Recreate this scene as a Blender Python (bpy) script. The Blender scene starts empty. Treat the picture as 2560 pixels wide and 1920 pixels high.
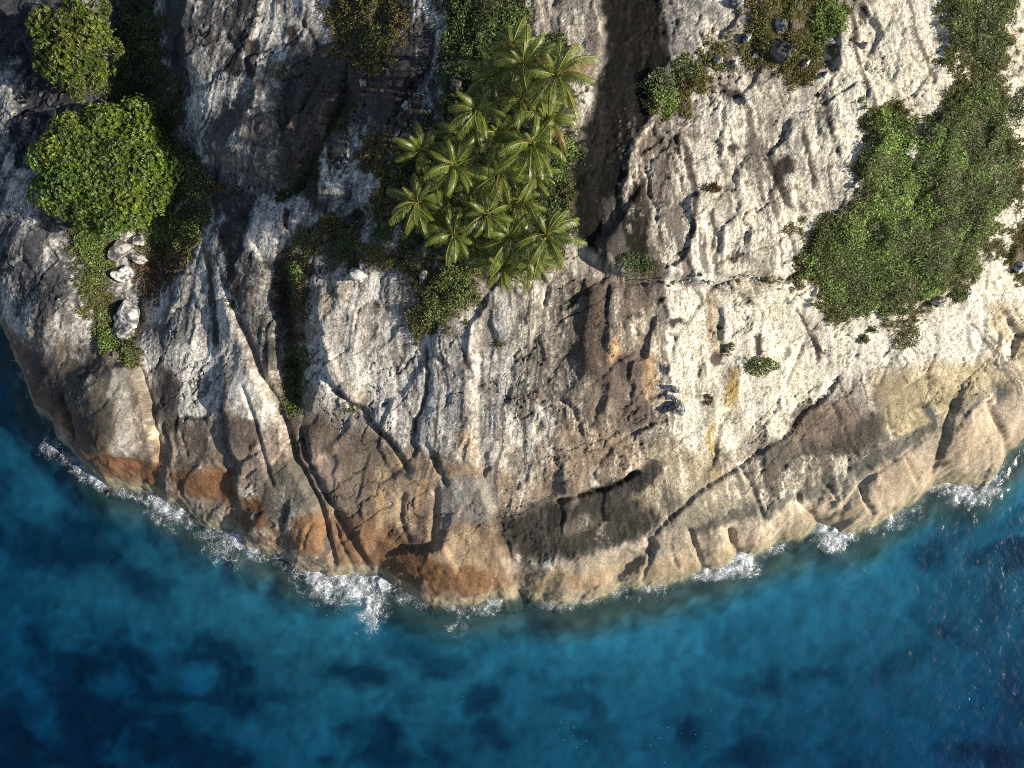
import bpy, math, random
import numpy as np
from mathutils import Vector, Matrix, Euler

R = math.radians
rng = np.random.default_rng(7)
random.seed(7)
SC = bpy.context.scene
COL = SC.collection

# ------------------------------------------------------------------ camera, sky, sun, exposure
CAM_H = 100.0                      # metres above the sea, looking straight down
FPX = 1828.0                       # focal length in pixels of the 2560 x 1920 photograph
cd = bpy.data.cameras.new('camera')
cd.sensor_fit = 'HORIZONTAL'
cd.sensor_width = 36.0
cd.lens = 36.0 * FPX / 2560.0
cd.clip_start = 1.0
cd.clip_end = 3000.0
cam = bpy.data.objects.new('camera', cd)
cam.location = (0, 0, CAM_H)
cam.rotation_euler = (0, 0, 0)
COL.objects.link(cam)
SC.camera = cam

SUN_ELEV, SUN_AZ = R(28.0), R(101.0)        # azimuth clockwise from +Y (top of the picture)
sun_vec = Vector((math.sin(SUN_AZ) * math.cos(SUN_ELEV), math.cos(SUN_AZ) * math.cos(SUN_ELEV), math.sin(SUN_ELEV)))
world = bpy.data.worlds.new('World')
SC.world = world
world.use_nodes = True
wn = world.node_tree
bg = wn.nodes['Background']
sky = wn.nodes.new('ShaderNodeTexSky')
sky.sky_type = 'NISHITA'
sky.sun_disc = False
sky.sun_elevation = SUN_ELEV
sky.sun_rotation = SUN_AZ
wn.links.new(sky.outputs[0], bg.inputs[0])
bg.inputs[1].default_value = 0.085
sl = bpy.data.lights.new('sun', 'SUN')
sl.energy = 5.0
sl.angle = R(0.5)
sl.color = (1.0, 0.93, 0.80)
sun = bpy.data.objects.new('sun', sl)
sun.rotation_euler = sun_vec.to_track_quat('Z', 'Y').to_euler()
sun.location = sun_vec * 200
COL.objects.link(sun)
SC.view_settings.view_transform = 'Standard'
SC.view_settings.look = 'None'
SC.view_settings.exposure = 0.50
SC.view_settings.gamma = 1.0
SC.cycles.use_denoising = False
SC.cycles.filter_width = 0.95
SC.cycles.max_bounces = 4
SC.cycles.transparent_max_bounces = 12

# ------------------------------------------------------------------ numpy noise
def _hash(ix, iy, seed):
    h = (ix.astype(np.int64) * 374761393 + iy.astype(np.int64) * 668265263 + seed * 1442695041) & 0xFFFFFFFF
    h = ((h ^ (h >> 13)) * 1274126177) & 0xFFFFFFFF
    h = h ^ (h >> 16)
    return (h & 0xFFFF).astype(np.float32) / 65535.0

def vnoise(x, y, seed=0):
    x = np.asarray(x, np.float32); y = np.asarray(y, np.float32)
    ix = np.floor(x); iy = np.floor(y)
    fx = x - ix; fy = y - iy
    ix = ix.astype(np.int32); iy = iy.astype(np.int32)
    fx = fx * fx * fx * (fx * (fx * 6 - 15) + 10); fy = fy * fy * fy * (fy * (fy * 6 - 15) + 10)
    a = _hash(ix, iy, seed); b = _hash(ix + 1, iy, seed)
    c = _hash(ix, iy + 1, seed); d = _hash(ix + 1, iy + 1, seed)
    return ((a + (b - a) * fx) * (1 - fy) + (c + (d - c) * fx) * fy) * 2 - 1

def fbm(x, y, octs=4, seed=0, gain=0.5, lac=2.03):
    s = 0.0; a = 1.0; t = 0.0
    for o in range(octs):
        ca, sa = math.cos(o * 1.1), math.sin(o * 1.1)
        s = s + a * vnoise((x * ca - y * sa), (x * sa + y * ca), seed + o * 17)
        t += a; a *= gain; x = x * lac; y = y * lac
    return s / t

def ridged(x, y, octs=3, seed=0):
    s = 0.0; a = 1.0; t = 0.0
    for o in range(octs):
        s = s + a * (1 - np.abs(vnoise(x, y, seed + o * 13)) * 2)
        t += a; a *= 0.5; x = x * 2.1; y = y * 2.1
    return s / t

def sstep(a, b, x):
    t = np.clip((x - a) / (b - a), 0, 1)
    return t * t * (3 - 2 * t)

def blur(a, r):
    """three box blurs of radius r (samples) on both axes"""
    r = int(r)
    if r < 1: return a
    for _ in range(3):
        for ax in (0, 1):
            pad = [(0, 0), (0, 0)]; pad[ax] = (r + 1, r)
            c = np.cumsum(np.pad(a, pad, mode='edge'), axis=ax, dtype=np.float64)
            n = a.shape[ax]
            if ax == 0: a = (c[2 * r + 1:2 * r + 1 + n] - c[:n]) / (2 * r + 1)
            else: a = (c[:, 2 * r + 1:2 * r + 1 + n] - c[:, :n]) / (2 * r + 1)
    return a.astype(np.float32)

# ------------------------------------------------------------------ the coast: shoreline in map pixels, brought to metres at sea level
def sea_xy(p):
    return ((p[0] - 1280) / FPX * CAM_H, (960 - p[1]) / FPX * CAM_H)

SHORE_PX = [(-60, 740), (0, 796), (27, 844), (56, 912), (83, 983), (95, 1030), (135, 1052), (147, 1095), (181, 1112), (197, 1145), (231, 1178),
 (278, 1213), (330, 1222), (370, 1228), (424, 1262), (455, 1274), (513, 1312), (560, 1318), (594, 1325), (617, 1358), (660, 1378), (713, 1391),
 (740, 1421), (802, 1434), (838, 1438), (891, 1430), (949, 1437), (972, 1455), (1026, 1486), (1084, 1506), (1141, 1511), (1195, 1508),
 (1242, 1497), (1265, 1502), (1285, 1497), (1297, 1476), (1312, 1486), (1330, 1495), (1403, 1512), (1454, 1503), (1523, 1484), (1550, 1462),
 (1608, 1468), (1666, 1455), (1743, 1433), (1758, 1420), (1801, 1419), (1830, 1402), (1846, 1384), (1870, 1392), (1917, 1373), (1943, 1350), (1997, 1348),
 (2022, 1332), (2040, 1306), (2062, 1308), (2086, 1318), (2101, 1332), (2171, 1320), (2240, 1277), (2298, 1242), (2329, 1211), (2383, 1210),
 (2460, 1216), (2487, 1186), (2514, 1138), (2570, 1080), (2700, 960)]
SHORE = [sea_xy(p) for p in SHORE_PX] + [(100, 30), (120, 90), (70, 165), (-30, 170), (-80, 110), (-92, 55), (-84, 25)]
SHORE = np.array(SHORE, np.float32)

def axis(lo, hi, step, far, grow=1.12):
    core = list(np.arange(lo, hi + 1e-6, step))
    a, s = [], step
    v = lo
    while v > -far[0]:
        s *= grow; v -= s; a.append(v)
    b, s = [], step
    v = core[-1]
    while v < far[1]:
        s *= grow; v += s; b.append(v)
    return np.array(a[::-1] + core + b, np.float32)

def shore_dist(X, Y):
    d2 = np.full(X.shape, 1e9, np.float32)
    inside = np.zeros(X.shape, bool)
    n = len(SHORE)
    for i in range(n):
        ax_, ay_ = SHORE[i]; bx_, by_ = SHORE[(i + 1) % n]
        ex, ey = bx_ - ax_, by_ - ay_
        t = np.clip(((X - ax_) * ex + (Y - ay_) * ey) / (ex * ex + ey * ey), 0, 1)
        d2 = np.minimum(d2, (X - ax_ - t * ex) ** 2 + (Y - ay_ - t * ey) ** 2)
        cond = (ay_ > Y) != (by_ > Y)
        if by_ != ay_:
            inside ^= cond & (X < (bx_ - ax_) * (Y - ay_) / (by_ - ay_) + ax_)
    d = np.sqrt(d2)
    return np.where(inside, d, -d)

# coarse distance field, blurred inland so that the hill has no creases
CX = np.arange(-140, 140.01, 0.5, dtype=np.float32); CY = np.arange(-120, 180.01, 0.5, dtype=np.float32)
cXX, cYY = np.meshgrid(CX, CY)
SD = shore_dist(cXX, cYY)
SDb = blur(SD, 10); SDb2 = blur(SDb, 14)
def samp(A, X, Y, x0, y0, st):
    fx = np.clip((X - x0) / st, 0, A.shape[1] - 1.001); fy = np.clip((Y - y0) / st, 0, A.shape[0] - 1.001)
    ix = fx.astype(np.int32); iy = fy.astype(np.int32); fx = fx - ix; fy = fy - iy
    return ((A[iy, ix] * (1 - fx) + A[iy, ix + 1] * fx) * (1 - fy) + (A[iy + 1, ix] * (1 - fx) + A[iy + 1, ix + 1] * fx) * fy)

def base_height(X, Y, d):
    ds = samp(SDb, X, Y, -140, -120, 0.5); dl = samp(SDb2, X, Y, -140, -120, 0.5)
    w = sstep(4, 16, d); di = d * (1 - w) + ds * w
    w2 = sstep(14, 34, d); di = di * (1 - w2) + dl * w2
    dp = np.maximum(d, 0)
    up = 3.4 * (1 - np.exp(-dp / 3.2)) + 2.2 * (1 - np.exp(-dp / 14)) + (0.36 + 0.10 * sstep(-40, -66, X)) * np.maximum(di, 0) + 7.5 * sstep(-42, 4, X) * sstep(6, 48, di) - 0.0006 * np.maximum(di, 0) ** 2
    dn = np.maximum(-d, 0)
    down = -(2.2 * (1 - np.exp(-dn / 2.5)) + 0.25 * dn)
    return np.where(d > 0, up, down).astype(np.float32)

# ------------------------------------------------------------------ relief map: cracks, ledges, slabs drawn in map pixels (2 px cells)
RS, U0, V0, RW, RH = 2.0, -260.0, -260.0, 1540, 930
RH_U = (np.arange(RW) * RS + U0).astype(np.float32); RH_V = (np.arange(RH) * RS + V0).astype(np.float32)
relief = np.zeros((RH, RW), np.float32)

def window(pts, m):
    p = np.array(pts, np.float32)
    i0 = int(max(0, (p[:, 0].min() - m - U0) / RS)); i1 = int(min(RW, (p[:, 0].max() + m - U0) / RS + 2))
    j0 = int(max(0, (p[:, 1].min() - m - V0) / RS)); j1 = int(min(RH, (p[:, 1].max() + m - V0) / RS + 2))
    UU, VV = np.meshgrid(RH_U[i0:i1], RH_V[j0:j1])
    return (slice(j0, j1), slice(i0, i1)), UU, VV

def smooth_line(pts, n=5):
    p = [np.array(q, np.float32) for q in pts]
    if len(p) < 3: return p
    out = []
    q = [2 * p[0] - p[1]] + p + [2 * p[-1] - p[-2]]
    for i in range(1, len(q) - 2):
        for k in range(n):
            t = k / n
            out.append(0.5 * (2 * q[i] + (q[i + 1] - q[i - 1]) * t + (2 * q[i - 1] - 5 * q[i] + 4 * q[i + 1] - q[i + 2]) * t * t + (3 * q[i] - q[i - 1] - 3 * q[i + 1] + q[i + 2]) * t ** 3))
    out.append(p[-1])
    return out

def line_dist(pts, m):
    """distance, signed side (+ = right of travel on the map, v down) and 0..1 place along a line"""
    pts = smooth_line(pts)
    sl_, UU, VV = window(pts, m)
    d2 = np.full(UU.shape, 1e9, np.float32); sg = np.zeros(UU.shape, np.float32); tt = np.zeros(UU.shape, np.float32)
    L = [0.0]
    for a, b in zip(pts[:-1], pts[1:]): L.append(L[-1] + float(np.hypot(*(b - a))))
    for i, (a, b) in enumerate(zip(pts[:-1], pts[1:])):
        e = b - a; ee = float(e @ e) + 1e-6
        t = np.clip(((UU - a[0]) * e[0] + (VV - a[1]) * e[1]) / ee, 0, 1)
        du = UU - a[0] - t * e[0]; dv = VV - a[1] - t * e[1]
        q = du * du + dv * dv
        k = q < d2
        d2 = np.where(k, q, d2)
        sg = np.where(k, np.sign(e[0] * dv - e[1] * du), sg)
        tt = np.where(k, (L[i] + t * (L[i + 1] - L[i])) / max(L[-1], 1e-6), tt)
    return sl_, np.sqrt(d2), sg, tt

def taper(tt, k=0.12):
    return sstep(0, k, tt) * sstep(0, k, 1 - tt)

def groove(pts, w, depth, k=0.12):
    s, d, sg, tt = line_dist(pts, w * 3)
    relief[s] -= depth * np.exp(-(d / w) ** 2) * taper(tt, k)

def ledge(pts, h, fall, face=6, side=1, k=0.15):
    """raise one side of a line by h; the rise dies away over `fall` pixels, the face is `face` pixels wide"""
    s, d, sg, tt = line_dist(pts, fall * 2.5)
    sd = d * sg * side
    p_ = np.array(pts, np.float32); ln = float(np.hypot(*np.diff(p_, axis=0).T).sum())
    k = min(0.42, max(k, 0.55 * fall / ln)) if k > 0.05 else k
    relief[s] += 0.74 * h * np.where(sd > 0, np.exp(-(sd / fall) ** 2), 0) * sstep(-face * 0.01, face, sd) * taper(tt, k)

def poly_mask(pts, soft=12, m=None):
    pts = smooth_line(list(pts) + [pts[0]], 4)[:-1]
    m = m or soft * 2 + 4
    sl_, UU, VV = window(pts, m)
    ins = np.zeros(UU.shape, bool); d2 = np.full(UU.shape, 1e9, np.float32)
    n = len(pts)
    for i in range(n):
        a = pts[i]; b = pts[(i + 1) % n]; e = b - a
        t = np.clip(((UU - a[0]) * e[0] + (VV - a[1]) * e[1]) / (float(e @ e) + 1e-6), 0, 1)
        d2 = np.minimum(d2, (UU - a[0] - t * e[0]) ** 2 + (VV - a[1] - t * e[1]) ** 2)
        if a[1] != b[1]:
            ins ^= ((a[1] > VV) != (b[1] > VV)) & (UU < e[0] * (VV - a[1]) / e[1] + a[0])
    sd = np.sqrt(d2); sd = np.where(ins, sd, -sd)
    return sl_, sstep(-soft, soft, sd), sd

def slab(pts, h, edge):
    """raise a region by h with a face `edge` pixels wide"""
    s, m, sd = poly_mask(pts, edge, edge * 2)
    relief[s] += h * m

def dome(pts, h, rad):
    s, m, sd = poly_mask(pts, 4, 8)
    q = np.clip(sd / rad, 0, 1)
    relief[s] += h * np.sqrt(np.clip(1 - (1 - q) ** 2, 0, 1))

def mound(u, v, ru, rv, h, rot=0):
    m = max(ru, rv) * 2.6
    s, UU, VV = window([(u, v)], m)
    c, sn = math.cos(R(rot)), math.sin(R(rot))
    a = ((UU - u) * c + (VV - v) * sn) / ru; b = (-(UU - u) * sn + (VV - v) * c) / rv
    relief[s] += h * np.exp(-(a * a + b * b))
# ------------------------------------------------------------------ relief features (map pixels)
# great forms
ledge([(396, -120), (400, -20), (405, 60), (418, 130), (440, 205), (446, 300), (459, 359), (498, 405), (545, 424), (600, 446), (660, 482), (705, 495)], 4.2, 300, 60, -1, 0.06)
groove([(330, -160), (335, 60), (350, 220), (400, 420), (385, 600), (335, 760), (322, 890)], 95, 3.4, 0.1)
ledge([(30, -100), (60, 100), (90, 300), (150, 560), (215, 760), (262, 868)], 1.8, 140, 60, 1, 0.15)
mound(40, 620, 90, 190, 2.0, -12)
mound(250, 1020, 75, 140, 2.4, -14)
mound(130, 930, 60, 110, 1.2, -20)
groove([(690, 500), (742, 470), (790, 380), (850, 265), (880, 190)], 16, 1.3)
mound(770, 330, 60, 100, 1.0, 25)
mound(620, 330, 70, 130, 1.1, 10)
mound(660, 560, 70, 60, 1.2)
mound(930, 620, 50, 45, 1.0)
mound(520, 820, 60, 170, -1.5, -6)
# the dark slab right of the palms and the pale slabs beside it
ledge([(1640, -120), (1642, 10), (1655, 70), (1664, 120), (1660, 165), (1620, 255), (1600, 320), (1568, 370), (1556, 430), (1548, 520), (1560, 640)], 0.35, 120, 10, -1, 0.05)
ledge([(1500, -100), (1508, 60), (1512, 130), (1500, 200), (1468, 290), (1432, 400), (1425, 470)], 0.35, 110, 26, 1, 0.08)
ledge([(1496, 640), (1494, 560), (1512, 492), (1540, 492), (1556, 560), (1560, 640)], 0.15, 50, 8, 1)
# rubble ledge across the middle right
ledge([(1432, 612), (1470, 650), (1520, 676), (1570, 696), (1640, 694), (1700, 702), (1770, 716), (1830, 702), (1900, 692), (1960, 704)], 2.2, 170, 16, -1, 0.08)
groove([(1432, 618), (1500, 668), (1570, 698), (1640, 696), (1700, 704), (1770, 718), (1830, 704), (1900, 694), (1960, 706)], 9, 0.6)
# blue shaded valley below the palms
ledge([(1450, 640), (1410, 700), (1378, 770), (1370, 860), (1345, 950), (1318, 1030), (1278, 1090), (1230, 1140)], 2.1, 200, 110, -1, 0.12)
ledge([(1392, 680), (1370, 720), (1350, 800), (1330, 880)], 0.8, 70, 10, 1)
ledge([(1218, 790), (1204, 860), (1200, 930), (1195, 1010), (1198, 1080), (1207, 1157), (1219, 1199), (1244, 1280), (1258, 1347), (1276, 1400), (1296, 1470)], 1.9, 130, 26, 1, 0.12)
# left gully crack with scrub
groove([(700, 640), (712, 760), (722, 880), (728, 980), (735, 1050)], 28, 2.4, 0.18)
groove([(566, 722), (580, 765), (610, 826), (640, 915), (678, 987), (712, 1050), (736, 1141), (767, 1200), (803, 1272), (812, 1318), (826, 1372), (838, 1428)], 7, 1.0, 0.06)
ledge([(560, 700), (580, 765), (610, 826), (640, 920), (678, 990), (712, 1055), (736, 1141), (767, 1205), (803, 1272), (812, 1318), (826, 1372), (838, 1436)], 1.15, 150, 22, 1, 0.1)
groove([(752, 1064), (767, 1141), (802, 1219), (836, 1275), (842, 1290), (879, 1339), (906, 1397), (925, 1432)], 6, 0.7, 0.1)
ledge([(752, 1030), (762, 1141), (800, 1219), (838, 1280), (879, 1339), (906, 1397), (928, 1436)], 1.0, 90, 24, -1, 0.12)
ledge([(782, 700), (786, 800), (790, 870), (786, 940), (770, 1010), (768, 1060)], 1.6, 130, 18, -1, 0.15)
groove([(813, 879), (806, 925), (829, 968), (871, 1006), (906, 1024), (920, 1048), (949, 1080), (979, 1110), (1010, 1153), (1033, 1182)], 6, 0.9, 0.08)
ledge([(813, 860), (806, 925), (829, 968), (871, 1006), (906, 1024)], 0.9, 90, 10, -1)
ledge([(906, 1024), (920, 1048), (949, 1080), (979, 1110), (1010, 1153), (1033, 1182)], 0.8, 80, 10, -1)
ledge([(800, 1120), (850, 1080), (870, 1030)], 0.5, 60, 14, 1)
groove([(1060, 1100), (1084, 1149), (1099, 1188), (1120, 1216)], 6, 0.7)
ledge([(1000, 1190), (1050, 1210), (1118, 1198), (1170, 1178), (1210, 1168)], 0.9, 70, 10, -1)
groove([(810, 1276), (880, 1283), (960, 1281), (1040, 1290), (1120, 1296), (1200, 1302), (1246, 1300)], 3.5, 0.35)
groove([(1050, 850), (1062, 902), (1068, 972), (1058, 1012), (1041, 1053), (1042, 1090)], 7, 0.35)
ledge([(980, 1270), (960, 1330), (1030, 1370), (1090, 1350), (1130, 1250)], 0.7, 60, 18, 1)
ledge([(965, 1400), (970, 1380), (1010, 1372), (1075, 1368), (1110, 1352)], 1.0, 90, 14, 1, 0.05)
groove([(1085, 1210), (1090, 1260), (1086, 1330), (1095, 1365)], 8, 0.5)
groove([(1010, 1225), (1000, 1290), (1012, 1330), (1030, 1365)], 8, 0.5)
# cracks of the middle right face
groove([(1531, 1107), (1573, 1088), (1600, 1076), (1627, 1057), (1681, 1045)], 4, 0.6)
groove([(1600, 1092), (1598, 1120), (1608, 1138), (1616, 1160)], 4, 0.5)
ledge([(1370, 1258), (1407, 1243), (1465, 1231), (1496, 1220), (1550, 1204), (1596, 1170), (1632, 1140)], 1.9, 120, 8, -1, 0.14)
groove([(1380, 1256), (1410, 1247), (1465, 1235), (1500, 1222), (1552, 1206), (1598, 1172)], 6, 1.1, 0.1)
groove([(1469, 964), (1511, 933), (1546, 902), (1589, 871)], 4, 0.6)
ledge([(1460, 970), (1511, 935), (1546, 904), (1592, 871)], 1.2, 90, 12, -1)
ledge([(1519, 700), (1516, 780), (1511, 856), (1527, 905)], 0.6, 60, 8, -1)
ledge([(1565, 705), (1558, 780), (1554, 830), (1550, 887)], 0.6, 60, 8, -1)
ledge([(1460, 690), (1446, 780), (1440, 860), (1430, 940), (1400, 1000)], 0.7, 70, 26, -1)
groove([(1508, 945), (1500, 1000), (1488, 1045), (1473, 1070)], 5, 0.5)
ledge([(1520, 930), (1510, 1000), (1492, 1050)], 0.6, 60, 10, -1)
groove([(1382, 985), (1420, 1010), (1448, 1060), (1462, 1100)], 5, 0.6)
ledge([(1700, 1110), (1735, 1050), (1770, 990), (1800, 930), (1850, 880), (1870, 840)], 0.6, 90, 40, 1)
ledge([(1630, 780), (1640, 850), (1648, 930), (1630, 1000)], 0.5, 60, 20, -1)
ledge([(1775, 960), (1776, 910), (1790, 880), (1815, 850), (1840, 800)], 0.6, 50, 10, -1)
# right face
groove([(2024, 825), (1997, 895), (1958, 976), (1930, 1033), (1880, 1090)], 4, 0.5)
groove([(2110, 925), (2055, 999), (2009, 1030), (1970, 1084), (1920, 1116), (1858, 1161), (1820, 1184), (1762, 1219), (1697, 1273), (1666, 1300), (1635, 1336), (1604, 1368)], 4.5, 0.45, 0.05)
ledge([(2110, 925), (2055, 999), (2009, 1030), (1970, 1084), (1920, 1116), (1858, 1161), (1820, 1184), (1762, 1219), (1697, 1273), (1635, 1336)], 0.4, 90, 12, -1)
groove([(2398, 985), (2371, 1049), (2348, 1130), (2330, 1182), (2318, 1212)], 4, 0.45)
ledge([(2420, 930), (2398, 985), (2371, 1049), (2348, 1130), (2330, 1182)], 0.8, 90, 14, -1)
groove([(2340, 1082), (2256, 1138), (2159, 1207), (2074, 1277)], 3.5, 0.4)
groove([(1851, 1165), (1882, 1219), (1901, 1273), (1913, 1302)], 4.5, 0.7)
groove([(1720, 1316), (1735, 1354), (1751, 1400), (1758, 1422)], 5, 1.0, 0.05)
groove([(1827, 1322), (1836, 1362), (1845, 1386)], 6, 1.3, 0.05)
groove([(1677, 1327), (1681, 1374), (1697, 1420)], 3, 0.35)
groove([(1631, 1370), (1612, 1420), (1602, 1456)], 4, 0.5)
groove([(1640, 1350), (1590, 1398), (1545, 1440), (1530, 1462)], 14, 1.0, 0.06)
groove([(2001, 1228), (2004, 1262), (2032, 1289), (2040, 1308)], 5, 1.0, 0.05)
groove([(2047, 1198), (2074, 1224), (2092, 1250)], 4, 0.5)
ledge([(2010, 1262), (2040, 1287), (2080, 1280), (2120, 1250), (2160, 1212)], 0.8, 60, 12, -1)
groove([(2155, 1212), (2167, 1255), (2190, 1290)], 5, 0.8, 0.1)
groove([(2256, 1137), (2279, 1181), (2290, 1212)], 3.5, 0.4)
ledge([(2300, 1150), (2275, 1210), (2240, 1240), (2160, 1250)], 0.5, 70, 20, -1)
groove([(2460, 1000), (2495, 1050), (2512, 1100), (2520, 1140)], 7, 0.9, 0.06)
groove([(2000, 1090), (2012, 1150), (2024, 1190)], 4, 0.4); groove([(2072, 1000), (2100, 1060), (2120, 1110)], 4, 0.3)
groove([(2215, 1010), (2228, 1070), (2240, 1100)], 3, 0.3)
ledge([(2080, 850), (2160, 830), (2250, 850), (2330, 800)], 0.8, 110, 40, -1)
ledge([(2190, 810), (2250, 800), (2300, 770), (2350, 740), (2400, 725)], 1.2, 80, 10, -1)
groove([(2455, 740), (2450, 850), (2430, 920)], 5, 0.4)
groove([(2340, 150), (2300, 220), (2240, 260), (2220, 300)], 4, 0.5)
ledge([(2390, 250), (2330, 310), (2300, 350), (2296, 400)], 0.8, 60, 10, -1)
groove([(1860, 380), (1830, 440), (1800, 480)], 10, 0.4)
# left foot
groove([(146, 975), (152, 1000), (166, 1045), (178, 1110)], 6, 1.8, 0.08)
ledge([(255, 868), (284, 908), (336, 912), (363, 976), (372, 1026), (390, 1122), (393, 1157), (380, 1196)], 2.2, 150, 12, 1, 0.1)
groove([(336, 905), (363, 976), (372, 1026), (391, 1122), (394, 1157)], 5, 0.5)
ledge([(370, 1030), (400, 1060), (420, 1120), (416, 1180)], 0.6, 50, 12, -1)
ledge([(552, 905), (556, 1026), (571, 1122), (588, 1169), (580, 1219), (590, 1300)], 1.6, 130, 14, -1, 0.1)
groove([(552, 905), (556, 1026), (571, 1122), (588, 1169)], 5, 0.5)
groove([(448, 1074), (460, 1110), (475, 1150)], 3, 0.4); groove([(416, 1130), (428, 1170), (436, 1210)], 3, 0.3)
groove([(590, 1170), (606, 1150), (650, 1120)], 3.5, 0.4); groove([(592, 1165), (610, 1190), (640, 1165)], 3, 0.4)
ledge([(565, 1100), (620, 1106), (650, 1090)], 0.4, 40, 8, -1)
groove([(600, 950), (625, 1020), (640, 1080), (650, 1120), (668, 1180), (690, 1230)], 4, 0.5)
ledge([(720, 1230), (705, 1290), (715, 1350), (735, 1385), (800, 1388), (822, 1378)], 0.8, 60, 14, -1)
groove([(800, 1298), (770, 1330), (760, 1380)], 4, 0.35)
groove([(905, 1320), (870, 1350), (830, 1368)], 3, 0.4)
groove([(832, 1300), (848, 1340), (872, 1400), (886, 1430)], 3.5, 0.4)
mound(640, 1330, 60, 50, 0.8); mound(770, 1340, 45, 50, 0.7); mound(890, 1350, 60, 60, 0.8)
mound(1120, 1440, 110, 50, 1.0, -8); mound(1400, 1440, 110, 50, 0.9, -8); mound(1640, 1400, 70, 45, 0.6, -12)
mound(1790, 1370, 40, 50, 0.7); mound(1880, 1340, 35, 45, 0.7); mound(1960, 1290, 40, 55, 0.9); mound(2110, 1270, 70, 35, 0.7, -25)
mound(2420, 1090, 60, 80, 1.0, 10); mound(2230, 1190, 70, 40, 0.8, -35)
mound(480, 1190, 70, 60, 0.9)

# ------------------------------------------------------------------ colour map of the bare rock (albedo with some painted shade), crust, streaks and grass soil
alb = np.empty((RH, RW, 3), np.float32); alb[:] = (0.30, 0.26, 0.215)
crust = np.full((RH, RW), 0.40, np.float32)       # how much pale lichen crust
strk = np.full((RH, RW), 0.30, np.float32)        # how much dark run-off streak
rough = np.full((RH, RW), 1.0, np.float32)        # how coarse the surface is
soil = np.zeros((RH, RW), np.float32)

def paint(pts, soft, col=None, c=None, s=None, r=None, k=1.0):
    sl_, m, sd = poly_mask(pts, soft)
    m = m * k
    if col is not None: alb[sl_] = alb[sl_] * (1 - m[..., None]) + np.array(col, np.float32) * m[..., None]
    if c is not None: crust[sl_] = crust[sl_] * (1 - m) + c * m
    if s is not None: strk[sl_] = strk[sl_] * (1 - m) + s * m
    if r is not None: rough[sl_] = rough[sl_] * (1 - m) + r * m

def brush(pts, w, col, k=1.0, c=None, s=None, tp=0.15):
    sl_, d, sg, tt = line_dist(pts, w * 2.5)
    m = sstep(1.3, 0.6, d / w) * k * taper(tt, tp)
    alb[sl_] = alb[sl_] * (1 - m[..., None]) + np.array(col, np.float32) * m[..., None]
    if c is not None: crust[sl_] = crust[sl_] * (1 - m) + c * m
    if s is not None: strk[sl_] = strk[sl_] * (1 - m) + s * m

DK = (0.040, 0.034, 0.030); DG = (0.105, 0.095, 0.085); GR = (0.20, 0.185, 0.165); TAN = (0.36, 0.265, 0.175)
TL = (0.36, 0.30, 0.225); OR = (0.235, 0.110, 0.045); BR = (0.155, 0.095, 0.055); YE = (0.44, 0.34, 0.185); CR = (0.58, 0.50, 0.40)
OLV = (0.26, 0.225, 0.145); PK = (0.36, 0.25, 0.19); BLK = (0.018, 0.017, 0.018)
# broad fields
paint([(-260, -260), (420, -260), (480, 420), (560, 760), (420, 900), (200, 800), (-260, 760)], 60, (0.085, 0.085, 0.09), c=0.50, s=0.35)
paint([(-260, -260), (260, -260), (230, 200), (110, 330), (90, 480), (-260, 500)], 50, (0.050, 0.052, 0.060), c=0.40, s=0.3)  # shade of the slope facing away from the sun, painted as dark navy
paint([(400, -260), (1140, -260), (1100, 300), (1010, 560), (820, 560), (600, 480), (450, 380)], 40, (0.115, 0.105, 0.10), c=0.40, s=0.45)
paint([(440, 60), (560, -60), (820, -100), (800, 80), (660, 150), (560, 260), (490, 420), (445, 330)], 40, c=0.66, s=0.3)
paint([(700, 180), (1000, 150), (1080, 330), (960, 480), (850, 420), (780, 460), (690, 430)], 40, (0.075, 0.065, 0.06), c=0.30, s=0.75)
paint([(1010, 20), (1100, -40), (1110, 160), (1080, 300), (1030, 200)], 20, c=0.62, s=0.4)
paint([(860, 410), (900, 380), (950, 440), (940, 520), (880, 520)], 12, c=0.6, s=0.2)
paint([(780, 380), (815, 370), (835, 470), (815, 480)], 8, c=0.85, s=0.1)
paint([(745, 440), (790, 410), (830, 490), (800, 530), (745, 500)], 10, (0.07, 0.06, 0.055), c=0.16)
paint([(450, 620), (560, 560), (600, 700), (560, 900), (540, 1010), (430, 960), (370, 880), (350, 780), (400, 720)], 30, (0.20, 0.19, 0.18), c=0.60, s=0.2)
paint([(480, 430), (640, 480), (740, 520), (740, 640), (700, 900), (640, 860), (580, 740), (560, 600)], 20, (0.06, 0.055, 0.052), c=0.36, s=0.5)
paint([(640, 490), (720, 480), (770, 500), (730, 600), (660, 650), (610, 600)], 14, c=0.80, s=0.25)
paint([(780, 660), (860, 690), (1010, 640), (1060, 830), (1200, 790), (1260, 760), (1290, 900), (1250, 1050), (1200, 1160), (1060, 1190), (1000, 1120), (900, 1010), (800, 1010), (780, 820)], 30, (0.33, 0.29, 0.25), c=0.66, s=0.26)
paint([(790, 690), (860, 670), (930, 760), (930, 900), (920, 1000), (830, 950), (800, 880)], 24, (0.40, 0.33, 0.235), c=0.56, s=0.12)
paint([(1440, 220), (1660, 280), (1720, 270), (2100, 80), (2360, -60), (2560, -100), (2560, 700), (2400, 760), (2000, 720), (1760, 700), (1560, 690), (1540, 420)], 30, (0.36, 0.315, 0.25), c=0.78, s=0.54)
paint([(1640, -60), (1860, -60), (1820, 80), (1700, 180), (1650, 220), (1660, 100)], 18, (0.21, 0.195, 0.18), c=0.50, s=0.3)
paint([(2090, 60), (2340, -40), (2370, 160), (2290, 280), (2150, 330), (2050, 260)], 24, (0.40, 0.35, 0.28), c=0.80, s=0.70)
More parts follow.
